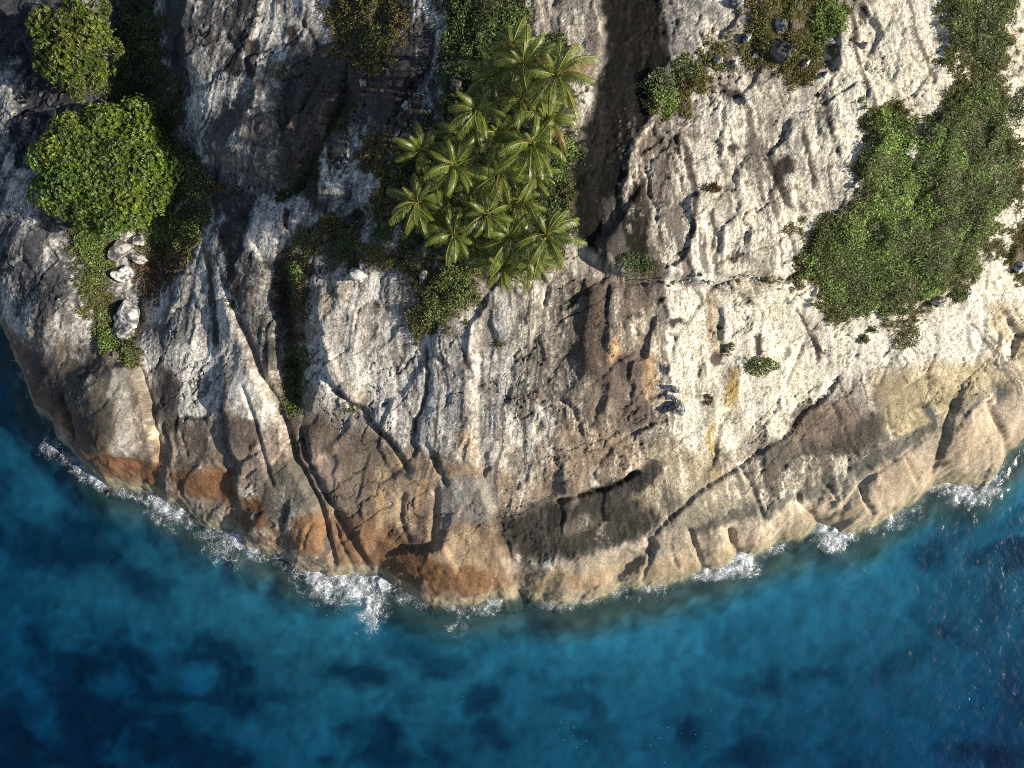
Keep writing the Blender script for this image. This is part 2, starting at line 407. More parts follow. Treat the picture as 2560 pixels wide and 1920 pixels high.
paint([(1570, 340), (1700, 270), (1720, 480), (1640, 690), (1570, 690), (1555, 480)], 24, (0.26, 0.21, 0.165), c=0.58, s=0.70)
paint([(1720, 300), (2000, 380), (2100, 520), (1980, 560), (1840, 560), (1720, 500)], 30, c=0.72, s=0.70)
paint([(1380, 690), (1640, 710), (1760, 900), (1640, 1060), (1480, 1090), (1330, 1060), (1350, 850)], 30, (0.215, 0.17, 0.13), c=0.46, s=0.74)
paint([(1470, 710), (1525, 715), (1515, 850), (1540, 930), (1490, 960), (1440, 900), (1450, 780)], 18, (0.10, 0.075, 0.06), c=0.30, s=0.6)
paint([(1530, 900), (1600, 870), (1625, 1000), (1600, 1060), (1540, 1030), (1520, 960)], 14, (0.15, 0.115, 0.095), c=0.12, s=0.2)
paint([(1512, 850), (1540, 840), (1546, 890), (1528, 910)], 6, (0.44, 0.29, 0.15), c=0.05, s=0)
paint([(1600, 880), (1625, 880), (1640, 960), (1620, 1010)], 8, (0.42, 0.29, 0.165), c=0.2, s=0.1)
paint([(1640, 730), (2040, 720), (2250, 800), (2300, 900), (2060, 960), (1900, 1080), (1760, 1130), (1660, 1040), (1660, 880)], 36, (0.44, 0.375, 0.285), c=0.78, s=0.2)
paint([(1770, 730), (1800, 730), (1806, 860), (1780, 870), (1765, 800)], 8, (0.52, 0.42, 0.29), c=0.2, s=0.05)
paint([(1780, 880), (1810, 870), (1800, 910), (1775, 905)], 5, (0.13, 0.095, 0.08), c=0.1)
paint([(1820, 920), (1850, 920), (1830, 1010), (1800, 1080), (1820, 1180), (1770, 1190), (1760, 1080), (1790, 1000)], 14, (0.44, 0.31, 0.12), c=0.34, s=0.05)
paint([(1860, 880), (2060, 900), (2100, 980), (1960, 1080), (1880, 1060)], 24, c=0.86, s=0.12)
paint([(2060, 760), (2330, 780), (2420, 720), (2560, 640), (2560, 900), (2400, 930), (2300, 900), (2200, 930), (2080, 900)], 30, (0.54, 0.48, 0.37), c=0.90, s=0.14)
paint([(2180, 930), (2320, 900), (2440, 900), (2560, 880), (2560, 1010), (2430, 990), (2350, 1080), (2250, 1110), (2200, 1010)], 26, (0.44, 0.36, 0.22), c=0.40, s=0.1, r=0.6)
paint([(2450, 760), (2600, 760), (2600, 1080), (2460, 960)], 30, (0.34, 0.28, 0.18), c=0.36, s=0.2)
paint([(1240, 1080), (1380, 1050), (1560, 1090), (1620, 1180), (1540, 1210), (1400, 1240), (1280, 1280), (1230, 1200)], 22, (0.30, 0.225, 0.16), c=0.36, s=0.2)
paint([(1640, 1100), (1780, 1130), (1860, 1130), (1740, 1230), (1640, 1300), (1580, 1240)], 20, (0.34, 0.28, 0.19), c=0.35, s=0.2)
# the smooth foot
paint([(790, 1080), (1000, 1120), (1200, 1170), (1250, 1280), (1300, 1480), (1250, 1520), (1000, 1490), (860, 1440), (780, 1250)], 26, (0.235, 0.165, 0.11), c=0.16, s=0.25, r=0.55)
paint([(700, 1000), (780, 1040), (980, 1100), (960, 1270), (820, 1270), (760, 1200), (720, 1100)], 26, (0.155, 0.12, 0.09), c=0.26, s=0.2)
paint([(770, 1120), (830, 1140), (860, 1200), (800, 1230), (770, 1180)], 12, (0.24, 0.18, 0.14), c=0.1)
paint([(930, 1170), (1000, 1130), (1080, 1170), (1060, 1290), (950, 1300)], 18, (0.30, 0.22, 0.145), c=0.2, s=0.45)
brush([(1060, 1200), (1058, 1250), (1045, 1290)], 16, (0.42, 0.26, 0.15), 0.9)
brush([(950, 1210), (945, 1260), (960, 1290)], 14, (0.38, 0.26, 0.13), 0.8)
brush([(1150, 1060), (1165, 1100), (1185, 1150)], 24, (0.38, 0.25, 0.13), 0.8)
brush([(1105, 1080), (1108, 1120)], 10, (0.36, 0.22, 0.11), 0.8)
paint([(1100, 1200), (1230, 1190), (1236, 1290), (1110, 1280)], 16, (0.24, 0.215, 0.18), c=0.25)
paint([(560, 900), (680, 960), (740, 1120), (800, 1270), (838, 1430), (720, 1400), (590, 1320), (560, 1120)], 20, (0.225, 0.175, 0.13), c=0.28, s=0.3, r=0.6)
paint([(590, 900), (660, 930), (700, 1040), (640, 1070), (580, 1000)], 16, (0.36, 0.31, 0.24), c=0.5, s=0.2)
paint([(600, 1100), (660, 1080), (720, 1160), (700, 1260), (610, 1200), (575, 1130)], 16, (0.25, 0.19, 0.15), c=0.15)
paint([(570, 1060), (640, 1050), (650, 1100), (580, 1120)], 10, (0.13, 0.10, 0.08), c=0.05)
paint([(640, 1180), (760, 1150), (800, 1280), (700, 1320), (640, 1280)], 22, (0.125, 0.11, 0.09), c=0.1)
paint([(-40, 820), (90, 840), (230, 870), (330, 910), (390, 1030), (400, 1230), (250, 1190), (80, 1010)], 22, (0.155, 0.125, 0.095), c=0.16, s=0.2, r=0.5)
paint([(60, 880), (130, 900), (160, 1040), (90, 1040)], 16, (0.085, 0.07, 0.062), c=0.05)
paint([(180, 910), (280, 900), (290, 1030), (250, 1090), (190, 1060)], 20, (0.115, 0.098, 0.075), c=0.1)
paint([(190, 900), (240, 860), (290, 930), (220, 960)], 18, (0.07, 0.06, 0.055), c=0.3)
brush([(302, 870), (306, 960), (308, 1040), (300, 1110), (292, 1150)], 24, (0.30, 0.275, 0.23), 0.95, c=0.30, s=0.25, tp=0.1)
brush([(318, 1040), (330, 1090), (335, 1140)], 12, (0.38, 0.32, 0.25), 0.8)
brush([(372, 1060), (388, 1130), (390, 1165)], 8, (0.40, 0.28, 0.16), 0.9)  # sunlit edge of the step painted as a warm pale line
paint([(380, 960), (420, 1000), (470, 1040), (560, 1040), (560, 1100), (470, 1120), (420, 1160), (400, 1100)], 18, (0.085, 0.075, 0.068), c=0.12)
paint([(420, 1080), (560, 1050), (570, 1170), (440, 1180), (410, 1220), (395, 1150)], 14, (0.21, 0.165, 0.125), c=0.08, s=0.25, r=0.5)
paint([(405, 920), (450, 960), (450, 1020), (390, 1010)], 14, (0.05, 0.045, 0.045), c=0.2)
# dark weathering band above the tide
paint([(1234, 1288), (1330, 1270), (1480, 1230), (1580, 1240), (1650, 1290), (1600, 1350), (1460, 1390), (1400, 1404), (1280, 1382), (1246, 1350)], 22, (0.034, 0.031, 0.026), c=0.02, s=0.3, r=0.8, k=0.97)
paint([(1450, 1290), (1420, 1310), (1400, 1330), (1440, 1335), (1480, 1310)], 14, (0.16, 0.14, 0.11), c=0.2)
paint([(1480, 1225), (1600, 1170), (1640, 1150), (1660, 1190), (1600, 1230), (1540, 1260), (1500, 1270)], 10, (0.05, 0.045, 0.04), c=0.1)
paint([(1250, 1400), (1400, 1408), (1620, 1345), (1700, 1310), (1830, 1315), (1900, 1280), (2060, 1220), (2200, 1140), (2340, 1080), (2560, 980), (2600, 1080), (2400, 1210), (2240, 1290), (2040, 1330), (1920, 1390), (1760, 1450), (1400, 1530), (1290, 1490)], 8, TL, c=0.06, s=0.08, r=0.35)
paint([(1640, 1250), (1780, 1200), (1850, 1170), (1900, 1260), (1830, 1310), (1700, 1320)], 14, (0.26, 0.225, 0.165), c=0.14, s=0.2, r=0.6)
paint([(1720, 1310), (1800, 1290), (1890, 1250), (1900, 1275), (1830, 1310), (1760, 1330)], 9, (0.11, 0.10, 0.082), c=0.05)
paint([(1860, 1160), (1960, 1100), (2080, 1060), (2200, 1070), (2230, 1100), (2180, 1140), (2040, 1222), (1920, 1270), (1890, 1240)], 12, (0.14, 0.12, 0.095), c=0.26, s=0.2)
paint([(2100, 1070), (2200, 1040), (2210, 1090), (2130, 1140), (2080, 1120)], 14, (0.085, 0.07, 0.055), c=0.06)
paint([(1990, 1030), (2060, 1000), (2140, 1010), (2130, 1080), (2040, 1100), (1980, 1090)], 18, (0.25, 0.19, 0.145), c=0.36, s=0.3)
paint([(1890, 1280), (2040, 1210), (2200, 1130), (2260, 1085), (2330, 1062), (2336, 1082), (2256, 1136), (2120, 1210), (2000, 1260), (1910, 1300)], 8, (0.135, 0.125, 0.10), c=0.1, s=0.1)
paint([(2306, 1010), (2326, 1020), (2338, 1060), (2330, 1082), (2312, 1060)], 6, (0.10, 0.10, 0.085), c=0.05)
paint([(2480, 950), (2520, 970), (2500, 1010), (2470, 1000)], 14, (0.12, 0.115, 0.10), c=0.1)
# warm stains near the water
paint([(985, 1380), (1080, 1390), (1180, 1410), (1232, 1440), (1240, 1470), (1120, 1476), (1040, 1462), (985, 1440)], 14, (0.22, 0.115, 0.055), c=0.03, r=0.35)
paint([(1100, 1330), (1180, 1320), (1225, 1410), (1150, 1420), (1090, 1390)], 16, (0.40, 0.29, 0.18), c=0.1)
paint([(830, 1290), (900, 1300), (1000, 1330), (1010, 1370), (970, 1420), (920, 1410), (850, 1370)], 16, (0.20, 0.115, 0.065), c=0.05)
paint([(730, 1310), (800, 1290), (822, 1370), (760, 1385), (725, 1360)], 12, (0.185, 0.105, 0.055), c=0.03)
paint([(225, 1130), (290, 1145), (375, 1155), (372, 1200), (320, 1200), (250, 1170)], 10, (0.155, 0.070, 0.035), c=0.0, r=0.3)
paint([(372, 1160), (410, 1150), (400, 1190), (380, 1210), (366, 1190)], 9, (0.21, 0.11, 0.05), c=0)
paint([(430, 1180), (566, 1176), (572, 1260), (500, 1246), (440, 1225)], 14, (0.17, 0.09, 0.045), c=0, r=0.3)
paint([(590, 1240), (650, 1250), (660, 1320), (600, 1310)], 12, (0.165, 0.09, 0.045), c=0)
paint([(1310, 1430), (1480, 1430), (1540, 1420), (1500, 1460), (1400, 1482), (1320, 1476)], 14, (0.31, 0.225, 0.14), c=0, r=0.3)
paint([(1590, 1400), (1700, 1390), (1750, 1400), (1740, 1420), (1620, 1440), (1570, 1440)], 12, (0.31, 0.235, 0.155), c=0)
paint([(1770, 1380), (1820, 1370), (1830, 1390), (1780, 1410)], 8, (0.33, 0.255, 0.17), c=0)
paint([(2070, 1280), (2150, 1240), (2170, 1260), (2090, 1300)], 8, (0.31, 0.245, 0.165), c=0)
paint([(2170, 1210), (2250, 1150), (2310, 1150), (2290, 1200), (2220, 1235), (2180, 1240)], 18, (0.33, 0.26, 0.185), c=0.02)
paint([(2370, 1060), (2470, 1010), (2490, 1060), (2470, 1120), (2400, 1150), (2350, 1160)], 22, (0.32, 0.25, 0.175), c=0.02, r=0.35)
# the black slab, water-stained rock, painted shade of the dome wall and other dark marks
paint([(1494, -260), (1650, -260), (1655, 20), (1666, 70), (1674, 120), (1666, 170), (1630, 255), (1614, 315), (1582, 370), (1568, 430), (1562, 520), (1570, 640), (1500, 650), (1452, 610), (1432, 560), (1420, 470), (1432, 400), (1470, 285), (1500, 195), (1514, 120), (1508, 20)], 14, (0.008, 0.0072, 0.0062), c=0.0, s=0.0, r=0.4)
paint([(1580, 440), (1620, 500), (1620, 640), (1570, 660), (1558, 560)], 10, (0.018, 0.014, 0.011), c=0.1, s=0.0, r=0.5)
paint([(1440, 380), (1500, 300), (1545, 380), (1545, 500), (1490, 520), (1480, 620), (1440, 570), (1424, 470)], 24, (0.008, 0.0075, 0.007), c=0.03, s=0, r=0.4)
paint([(1495, 640), (1496, 560), (1512, 494), (1540, 494), (1552, 560), (1556, 640)], 9, (0.085, 0.075, 0.066), c=0.22, s=0.5)
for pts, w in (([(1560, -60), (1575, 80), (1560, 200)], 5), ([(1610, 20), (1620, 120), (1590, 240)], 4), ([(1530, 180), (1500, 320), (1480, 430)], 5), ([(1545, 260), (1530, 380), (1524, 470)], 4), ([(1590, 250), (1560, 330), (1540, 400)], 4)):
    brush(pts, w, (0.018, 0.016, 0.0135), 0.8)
paint([(395, -100), (470, -60), (478, 60), (450, 200), (436, 180), (410, 60)], 14, (0.045, 0.045, 0.05), c=0.06, s=0)  # shade on the steep left wall of the dome, painted into the colour
for p in ([(1640, 748), (1665, 742), (1668, 760), (1645, 772)], [(1676, 800), (1700, 792), (1724, 798), (1722, 808), (1684, 824)],
          [(1590, 820), (1600, 815), (1598, 840), (1590, 838)], [(1889, 845), (1902, 835), (1902, 880), (1888, 886)],
          [(1812, 365), (1840, 360), (1848, 372), (1820, 388)], [(1820, 640), (1850, 630), (1860, 640), (1830, 660)],
          [(1900, 400), (1960, 380), (1990, 420), (1930, 440)], [(1790, 215), (1840, 210), (1860, 240), (1810, 245)],
          [(560, 150), (590, 130), (606, 160), (590, 192), (560, 180)], [(590, 80), (610, 76), (616, 100), (596, 104)], [(610, 110), (645, 100), (640, 190), (615, 180)],
          [(860, 540), (905, 530), (910, 590), (880, 610), (855, 580)], [(2152, 20), (2170, 24), (2168, 54), (2152, 50)]):
    paint(p, 4, (0.05, 0.043, 0.038), c=0.02, s=0)
for pts, w in (([(1060, 846), (1062, 902), (1068, 972), (1060, 1010), (1041, 1053), (1041, 1100)], 7), ([(1100, 830), (1108, 900), (1120, 970)], 4), ([(1130, 800), (1160, 880), (1190, 960)], 4),
               ([(1010, 840), (1005, 890), (994, 930)], 4), ([(940, 740), (943, 800), (938, 860)], 4), ([(1330, 690), (1320, 760), (1316, 820)], 6),
               ([(1989, 752), (2012, 798), (2036, 833), (2046, 880), (2053, 912)], 7), ([(2024, 825), (2047, 864), (2070, 900)], 5), ([(1978, 755), (1976, 800)], 5),
               ([(2126, 20), (2140, 130), (2160, 210), (2172, 250)], 8), ([(2060, 240), (2075, 330), (2100, 400)], 5), ([(2000, 300), (2030, 400), (2045, 480)], 7), ([(1920, 380), (1960, 480), (1990, 540)], 9),
               ([(1650, 340), (1660, 420), (1655, 520), (1650, 640)], 8), ([(1700, 320), (1722, 420), (1735, 520), (1730, 620)], 9), ([(1600, 420), (1610, 500), (1600, 600)], 7), ([(1775, 520), (1790, 580), (1780, 640)], 6),
               ([(720, 60), (735, 110), (748, 120)], 14), ([(560, 560), (590, 700), (620, 780)], 10), ([(720, 520), (716, 580)], 7), ([(520, 600), (530, 760), (545, 900)], 9), ([(2500, 820), (2490, 900), (2505, 940)], 9)):
    brush(pts, w, (0.055, 0.044, 0.038), 0.9, c=0.05, s=0)
# ------------------------------------------------------------------ joint-bounded facets: every block of the face has its own tilt, level and tone
fr_ = np.random.default_rng(77)
seeds = []
for gv in np.arange(-220, 1600, 118):
    for gu in np.arange(-220, 2760, 92):
        seeds.append((gu + fr_.uniform(-42, 42) + (46 if int(gv / 118) % 2 else 0), gv + fr_.uniform(-55, 55)))
UUm, VVm = np.meshgrid(RH_U, RH_V)
fw_u = UUm + 26 * fbm(UUm / 95, VVm / 120, 3, 701) + 5 * fbm(UUm / 18, VVm / 22, 2, 703)
fw_v = VVm + 26 * fbm(UUm / 95, VVm / 120, 3, 711) + 5 * fbm(UUm / 18, VVm / 22, 2, 713)
d1 = np.full(relief.shape, 1e9, np.float32); d2_ = d1.copy(); own = np.zeros(relief.shape, np.int32)
for i, (su, sv) in enumerate(seeds):
    i0 = int(np.clip((su - 210 - U0) / RS, 0, RW)); i1 = int(np.clip((su + 210 - U0) / RS, 0, RW))
    j0 = int(np.clip((sv - 270 - V0) / RS, 0, RH)); j1 = int(np.clip((sv + 270 - V0) / RS, 0, RH))
    if i1 <= i0 or j1 <= j0: continue
    s = (slice(j0, j1), slice(i0, i1))
    q = np.sqrt((fw_u[s] - su + 0.22 * (fw_v[s] - sv)) ** 2 + (0.62 * (fw_v[s] - sv)) ** 2)
    nearer = q < d1[s]
    d2_[s] = np.where(nearer, d1[s], np.minimum(d2_[s], q))
    own[s] = np.where(nearer, i, own[s])
    d1[s] = np.where(nearer, q, d1[s])
ns = len(seeds); sa = np.array(seeds, np.float32)
ta, tb2, lv, tn = fr_.normal(0, 1, ns), fr_.normal(0, 1, ns), fr_.normal(0, 1, ns), fr_.normal(0, 1, ns)
flat_ = fr_.uniform(0, 1, ns) < 0.35                       # some neighbours run together
lv[flat_] *= 0.2
facet = 0.042 * (ta[own] * 0.10 * (fw_u - sa[own, 0]) + tb2[own] * 0.05 * (fw_v - sa[own, 1])) + 0.12 * lv[own]
joint = np.exp(-((d2_ - d1) / 4.5) ** 2) * sstep(-0.15, 0.35, fbm(UUm / 70, VVm / 80, 2, 721))
relief += (facet.astype(np.float32) - 0.30 * joint) * np.clip(0.15 + 0.85 * rough, 0, 1)
alb *= np.clip(1 + 0.15 * tn[own], 0.65, 1.4)[..., None].astype(np.float32)
alb *= (1 - 0.45 * joint)[..., None]
crust += (0.075 * tn[own] - 0.15 * joint).astype(np.float32) * (crust > 0.12)
crust = np.clip(crust, 0, 1)
# ------------------------------------------------------------------ where plants grow (map pixels): the soil under them is part of the rock colour
VEG = [  # name, kind of growth, outline, height, label
 ('gully_thicket', 'shade', [(300, -110), (385, -110), (404, 60), (415, 150), (440, 220), (448, 320), (470, 385), (520, 415), (545, 470), (520, 530), (495, 600), (440, 560), (420, 420), (330, 300), (250, 240), (290, 150), (290, 40)], 1.1, 'dark scrub filling the shaded gully beside the two broadleaf trees'),
 ('gully_bank_leaves', 'green', [(165, 560), (240, 590), (285, 620), (275, 700), (290, 760), (285, 820), (330, 850), (338, 905), (300, 890), (255, 850), (215, 770), (205, 720), (215, 690), (190, 640)], 0.8, 'leafy green ground cover down the gully left of the boulders'),
 ('gully_foot_leaves', 'green', [(330, 560), (400, 540), (500, 520), (495, 600), (450, 640), (400, 630), (350, 615)], 0.9, 'bright green ground cover at the foot of the big broadleaf tree'),
 ('brown_heath', 'heath', [(345, 640), (430, 600), (480, 560), (500, 520), (540, 440), (552, 470), (500, 600), (455, 650), (440, 690), (410, 740), (370, 770), (350, 740)], 0.45, 'brown dry heath right of the gully boulders'),
 ('hilltop_grass', 'dry', [(800, -110), (1010, -110), (1015, 40), (990, 130), (960, 170), (900, 190), (860, 170), (830, 130), (808, 90), (815, 30)], 0.5, 'olive and straw grass on the rock at the top middle'),
 ('shaded_scrub', 'shade', [(1090, -110), (1310, -110), (1325, 60), (1310, 110), (1230, 190), (1150, 260), (1120, 300), (1105, 200), (1110, 90)], 1.0, 'dark green scrub above the coconut palms'),
 ('palm_undergrowth', 'shade', [(1110, 270), (1330, 110), (1400, 110), (1420, 250), (1425, 330), (1440, 380), (1425, 440), (1420, 520), (1440, 590), (1410, 640), (1330, 690), (1220, 700), (1130, 640), (1040, 620), (990, 560), (985, 480), (1000, 400), (1060, 330)], 0.7, 'dark undergrowth beneath the coconut palms'),
 ('palm_side_grass', 'dry', [(905, 340), (980, 340), (1010, 420), (1000, 520), (960, 560), (920, 520), (950, 450), (900, 420)], 0.35, 'thin dry grass in the shade left of the palms'),
 ('palm_foot_leaves', 'flower', [(1050, 690), (1130, 640), (1195, 650), (1200, 720), (1180, 760), (1120, 800), (1070, 838), (1045, 820), (1040, 760)], 1.0, 'green leafy cover speckled white below the lowest palms'),
 ('terrace_scrub', 'dry', [(745, 610), (800, 560), (850, 545), (905, 600), (935, 590), (960, 600), (1040, 620), (1040, 680), (1000, 690), (940, 680), (880, 690), (800, 650), (750, 660)], 0.5, 'dry brown and olive scrub on the terrace left of the palms'),
 ('crack_heath', 'heath', [(700, 640), (780, 640), (785, 720), (765, 800), (760, 860), (725, 880), (708, 840), (695, 760), (690, 700)], 0.45, 'rusty brown heath in the upper part of the long crack'),
 ('crack_leaves', 'green', [(715, 860), (765, 860), (764, 930), (758, 995), (744, 1032), (718, 1020), (712, 930)], 0.6, 'green leafy cover in the lower part of the long crack'),
 ('cleft_grass', 'moss', [(690, 480), (740, 455), (780, 400), (820, 310), (850, 260), (870, 270), (830, 360), (790, 430), (750, 480), (700, 500)], 0.25, 'short green and brown grass along the cleft below the dome'),
 ('ridge_grass', 'dry', [(1620, 240), (1680, 190), (1740, 140), (1800, 100), (1860, 50), (1890, -110), (2110, -110), (2105, 40), (2085, 110), (2050, 160), (2020, 200), (1970, 190), (1900, 150), (1840, 165), (1780, 180), (1750, 240), (1690, 285), (1630, 275)], 0.55, 'long straw and olive grass around the boulders at the upper right'),
 ('slope_creeper', 'green', [(2300, 340), (2330, 300), (2380, 255), (2420, 200), (2500, 200), (2525, 290), (2530, 340), (2565, 385), (2550, 490), (2490, 570), (2455, 640), (2415, 715), (2340, 745), (2270, 762), (2200, 790), (2130, 800), (2060, 790), (2040, 700), (1990, 690), (2010, 590), (2060, 545), (2120, 520), (2140, 460), (2150, 400), (2165, 340), (2175, 275), (2230, 262), (2285, 290)], 1.15, 'broad green creeper mat spreading over the right slope'),
 ('corner_scrub', 'flower', [(2360, -110), (2540, -110), (2530, 60), (2515, 130), (2505, 200), (2440, 250), (2400, 200), (2365, 130)], 0.8, 'olive scrub climbing to the top right corner'),
 ('edge_scrub', 'dry', [(2490, 640), (2530, 590), (2620, 540), (2640, 700), (2520, 690)], 0.6, 'dark dry scrub at the right edge beside white rock'),
 ('mat_fringe_grass', 'dry', [(1900, 690), (1960, 680), (2000, 640), (2060, 560), (2120, 530), (2060, 640), (2040, 700), (1960, 715)], 0.4, 'brown grass fringe left of the green creeper mat'),
 ('cornice_grass', 'dry', [(2190, 815), (2250, 795), (2300, 760), (2340, 740), (2350, 765), (2290, 798), (2220, 822)], 0.3, 'thin grass strip on the white ledge under the creeper mat'),
 ('knoll_grass', 'dry', [(2160, 280), (2230, 255), (2290, 300), (2290, 345), (2240, 370), (2170, 345)], 0.6, 'rounded tuft of brown grass above the creeper mat'),
]
for nm, kd, poly, hh, lb in VEG:
    sl_, m, sd = poly_mask(poly, 7, 44)
    UUv, VVv = np.meshgrid(RH_U[sl_[1]], RH_V[sl_[0]])
    big_p = 1.0 if min(np.ptp(np.array(poly), axis=0)) > 110 else 0.5
    sd = sd + (42 * fbm(UUv / 26, VVv / 26, 3, 411) + 16 * fbm(UUv / 9, VVv / 9, 2, 413)) * big_p
    m = sstep(-2, 16, sd) * 0.85
    alb[sl_] = alb[sl_] * (1 - m[..., None]) + np.array((0.095, 0.078, 0.050), np.float32) * m[..., None]
    crust[sl_] *= 1 - m; strk[sl_] *= 1 - m
# ------------------------------------------------------------------ mesh helpers
def np_mesh(name, V, F, smooth=True):
    """V (n,3) float, F (m,3|4) int -> mesh"""
    V = np.asarray(V, np.float32); F = np.asarray(F, np.int32)
    me = bpy.data.meshes.new(name)
    k = F.shape[1]
    me.vertices.add(len(V)); me.vertices.foreach_set('co', V.ravel())
    me.loops.add(F.size); me.loops.foreach_set('vertex_index', F.ravel())
    me.polygons.add(len(F))
    me.polygons.foreach_set('loop_start', np.arange(0, F.size, k, dtype=np.int32))
    me.polygons.foreach_set('loop_total', np.full(len(F), k, np.int32))
    me.polygons.foreach_set('use_smooth', np.full(len(F), smooth, bool))
    me.update(calc_edges=True)
    return me

def set_color(me, rgb, name='tint'):
    a = me.color_attributes.new(name, 'FLOAT_COLOR', 'POINT')
    c = np.ones((len(rgb), 4), np.float32); c[:, :3] = rgb
    a.data.foreach_set('color', c.ravel())

def set_float(me, val, name):
    a = me.attributes.new(name, 'FLOAT', 'POINT')
    a.data.foreach_set('value', np.asarray(val, np.float32).ravel())

def add_obj(name, me, mat=None, parent=None, **props):
    o = bpy.data.objects.new(name, me)
    COL.objects.link(o)
    if mat is not None and me is not None and len(me.materials) == 0: me.materials.append(mat)
    if parent is not None: o.parent = parent
    for k, v in props.items(): o[k] = v
    return o

def grid_faces(nx, ny, keep=None):
    i = np.arange(nx - 1); j = np.arange(ny - 1)
    I, J = np.meshgrid(i, j)
    a = (J * nx + I).ravel()
    F = np.stack([a, a + 1, a + nx + 1, a + nx], 1)
    if keep is not None: F = F[keep.ravel()]
    return F

def compact(V, F, *attrs):
    used = np.zeros(len(V), bool); used[F.ravel()] = True
    idx = np.cumsum(used) - 1
    return (V[used], idx[F]) + tuple(a[used] for a in attrs)

class NT:
    """a short way to write node materials"""
    def __init__(self, name):
        self.m = bpy.data.materials.new(name); self.m.use_nodes = True
        self.t = self.m.node_tree; self.n = self.t.nodes; self.n.clear()
        self.out = self.n.new('ShaderNodeOutputMaterial')
    def node(self, kind, **kw):
        x = self.n.new(kind)
        for k, v in kw.items():
            if k in x.bl_rna.properties: setattr(x, k, v)
            else: self.put(x, k.replace('_', ' ') if k.replace('_', ' ') in x.inputs else k, v)
        return x
    def put(self, x, key, v):
        s = x.inputs[key]
        if isinstance(v, bpy.types.NodeSocket): self.t.links.new(v, s)
        else: s.default_value = v
    def math(self, op, a, b=0.0, clamp=False):
        x = self.n.new('ShaderNodeMath'); x.operation = op; x.use_clamp = clamp
        self.put(x, 0, a); self.put(x, 1, b)
        return x.outputs[0]
    def mix(self, f, a, b, blend='MIX'):
        x = self.n.new('ShaderNodeMix'); x.data_type = 'RGBA'; x.blend_type = blend
        self.put(x, 0, f); self.put(x, 6, a); self.put(x, 7, b)
        return x.outputs[2]
    def ramp(self, f, lo, hi):
        x = self.n.new('ShaderNodeMapRange'); x.interpolation_type = 'SMOOTHSTEP'
        self.put(x, 0, f); self.put(x, 1, lo); self.put(x, 2, hi)
        return x.outputs[0]
    def noise(self, vec, scale, detail=4, rough=0.55, dist=0.0):
        x = self.n.new('ShaderNodeTexNoise')
        self.t.links.new(vec, x.inputs['Vector'])
        x.inputs['Scale'].default_value = scale; x.inputs['Detail'].default_value = detail
        x.inputs['Roughness'].default_value = rough; x.inputs['Distortion'].default_value = dist
        return x.outputs[0]
    def link(self, a, b): self.t.links.new(a, b)

# ------------------------------------------------------------------ materials of the setting
def rock_material(name, strength=0.6, contrast=2.6, streaks=0.75):
    t = NT(name)
    geo = t.node('ShaderNodeTexCoord').outputs['Object']
    col = t.node('ShaderNodeAttribute', attribute_name='tint').outputs['Color']
    rgh = t.node('ShaderNodeAttribute', attribute_name='coarse').outputs['Fac']
    n1 = t.noise(geo, 5.5, 4, 0.75)
    n2 = t.noise(geo, 20.0, 2, 0.6)
    f1 = t.math('MAXIMUM', t.math('ADD', t.math('MULTIPLY', n1, contrast), 1.0 - contrast * 0.5), 0.25)
    c1 = t.mix(1.0, col, f1, 'MULTIPLY')
    mp = t.node('ShaderNodeMapping'); mp.inputs['Scale'].default_value = (7.0, 0.9, 0.9); t.link(geo, mp.inputs['Vector'])
    run = t.ramp(t.noise(mp.outputs[0], 1.0, 4, 0.7, 0.35), 0.56, 0.72)
    c1 = t.mix(t.math('MULTIPLY', t.math('MULTIPLY', run, rgh), streaks, True), c1, (0.06, 0.05, 0.043, 1))
    pits = t.ramp(n2, 0.66, 0.74)
    c2 = t.mix(t.math('MULTIPLY', t.math('MULTIPLY', pits, rgh), 0.5), c1, (0.05, 0.045, 0.04, 1))
    h = t.math('ADD', t.math('MULTIPLY', n1, 0.30), t.math('MULTIPLY', n2, 0.05))
    b = t.node('ShaderNodeBump'); b.inputs['Distance'].default_value = 1.0
    t.link(t.math('MULTIPLY', rgh, strength), b.inputs['Strength']); t.link(h, b.inputs['Height'])
    p = t.node('ShaderNodeBsdfPrincipled')
    p.inputs['Specular IOR Level'].default_value = 0.12
    p.inputs['Roughness'].default_value = 0.85
    t.link(c2, p.inputs['Base Color']); t.link(b.outputs[0], p.inputs['Normal'])
    t.link(p.outputs[0], t.out.inputs['Surface'])
    return t.m
M_ROCK = rock_material('granite')

# ------------------------------------------------------------------ terrain
GX = axis(-77, 77, 0.135, (230, 230)); GY = axis(-34, 43, 0.135, (150, 230))
X, Y = np.meshgrid(GX, GY)
D = shore_dist(X, Y)
wob = 0.35 * fbm(X / 1.3, Y / 1.3, 3, 5)
D = D + wob
B0 = base_height(X, Y, D)

def to_map(X, Y, Z):
    k = FPX / (CAM_H - Z)
    return 1280 + X * k, 960 - Y * k

def map_samp(A, U, V):
    fx = np.clip((U - U0) / RS, 0, RW - 1.001); fy = np.clip((V - V0) / RS, 0, RH - 1.001)
    ix = fx.astype(np.int32); iy = fy.astype(np.int32); fx = fx - ix; fy = fy - iy
    if A.ndim == 3: fx = fx[..., None]; fy = fy[..., None]
    return ((A[iy, ix] * (1 - fx) + A[iy, ix + 1] * fx) * (1 - fy) + (A[iy + 1, ix] * (1 - fx) + A[iy + 1, ix + 1] * fx) * fy).astype(np.float32)

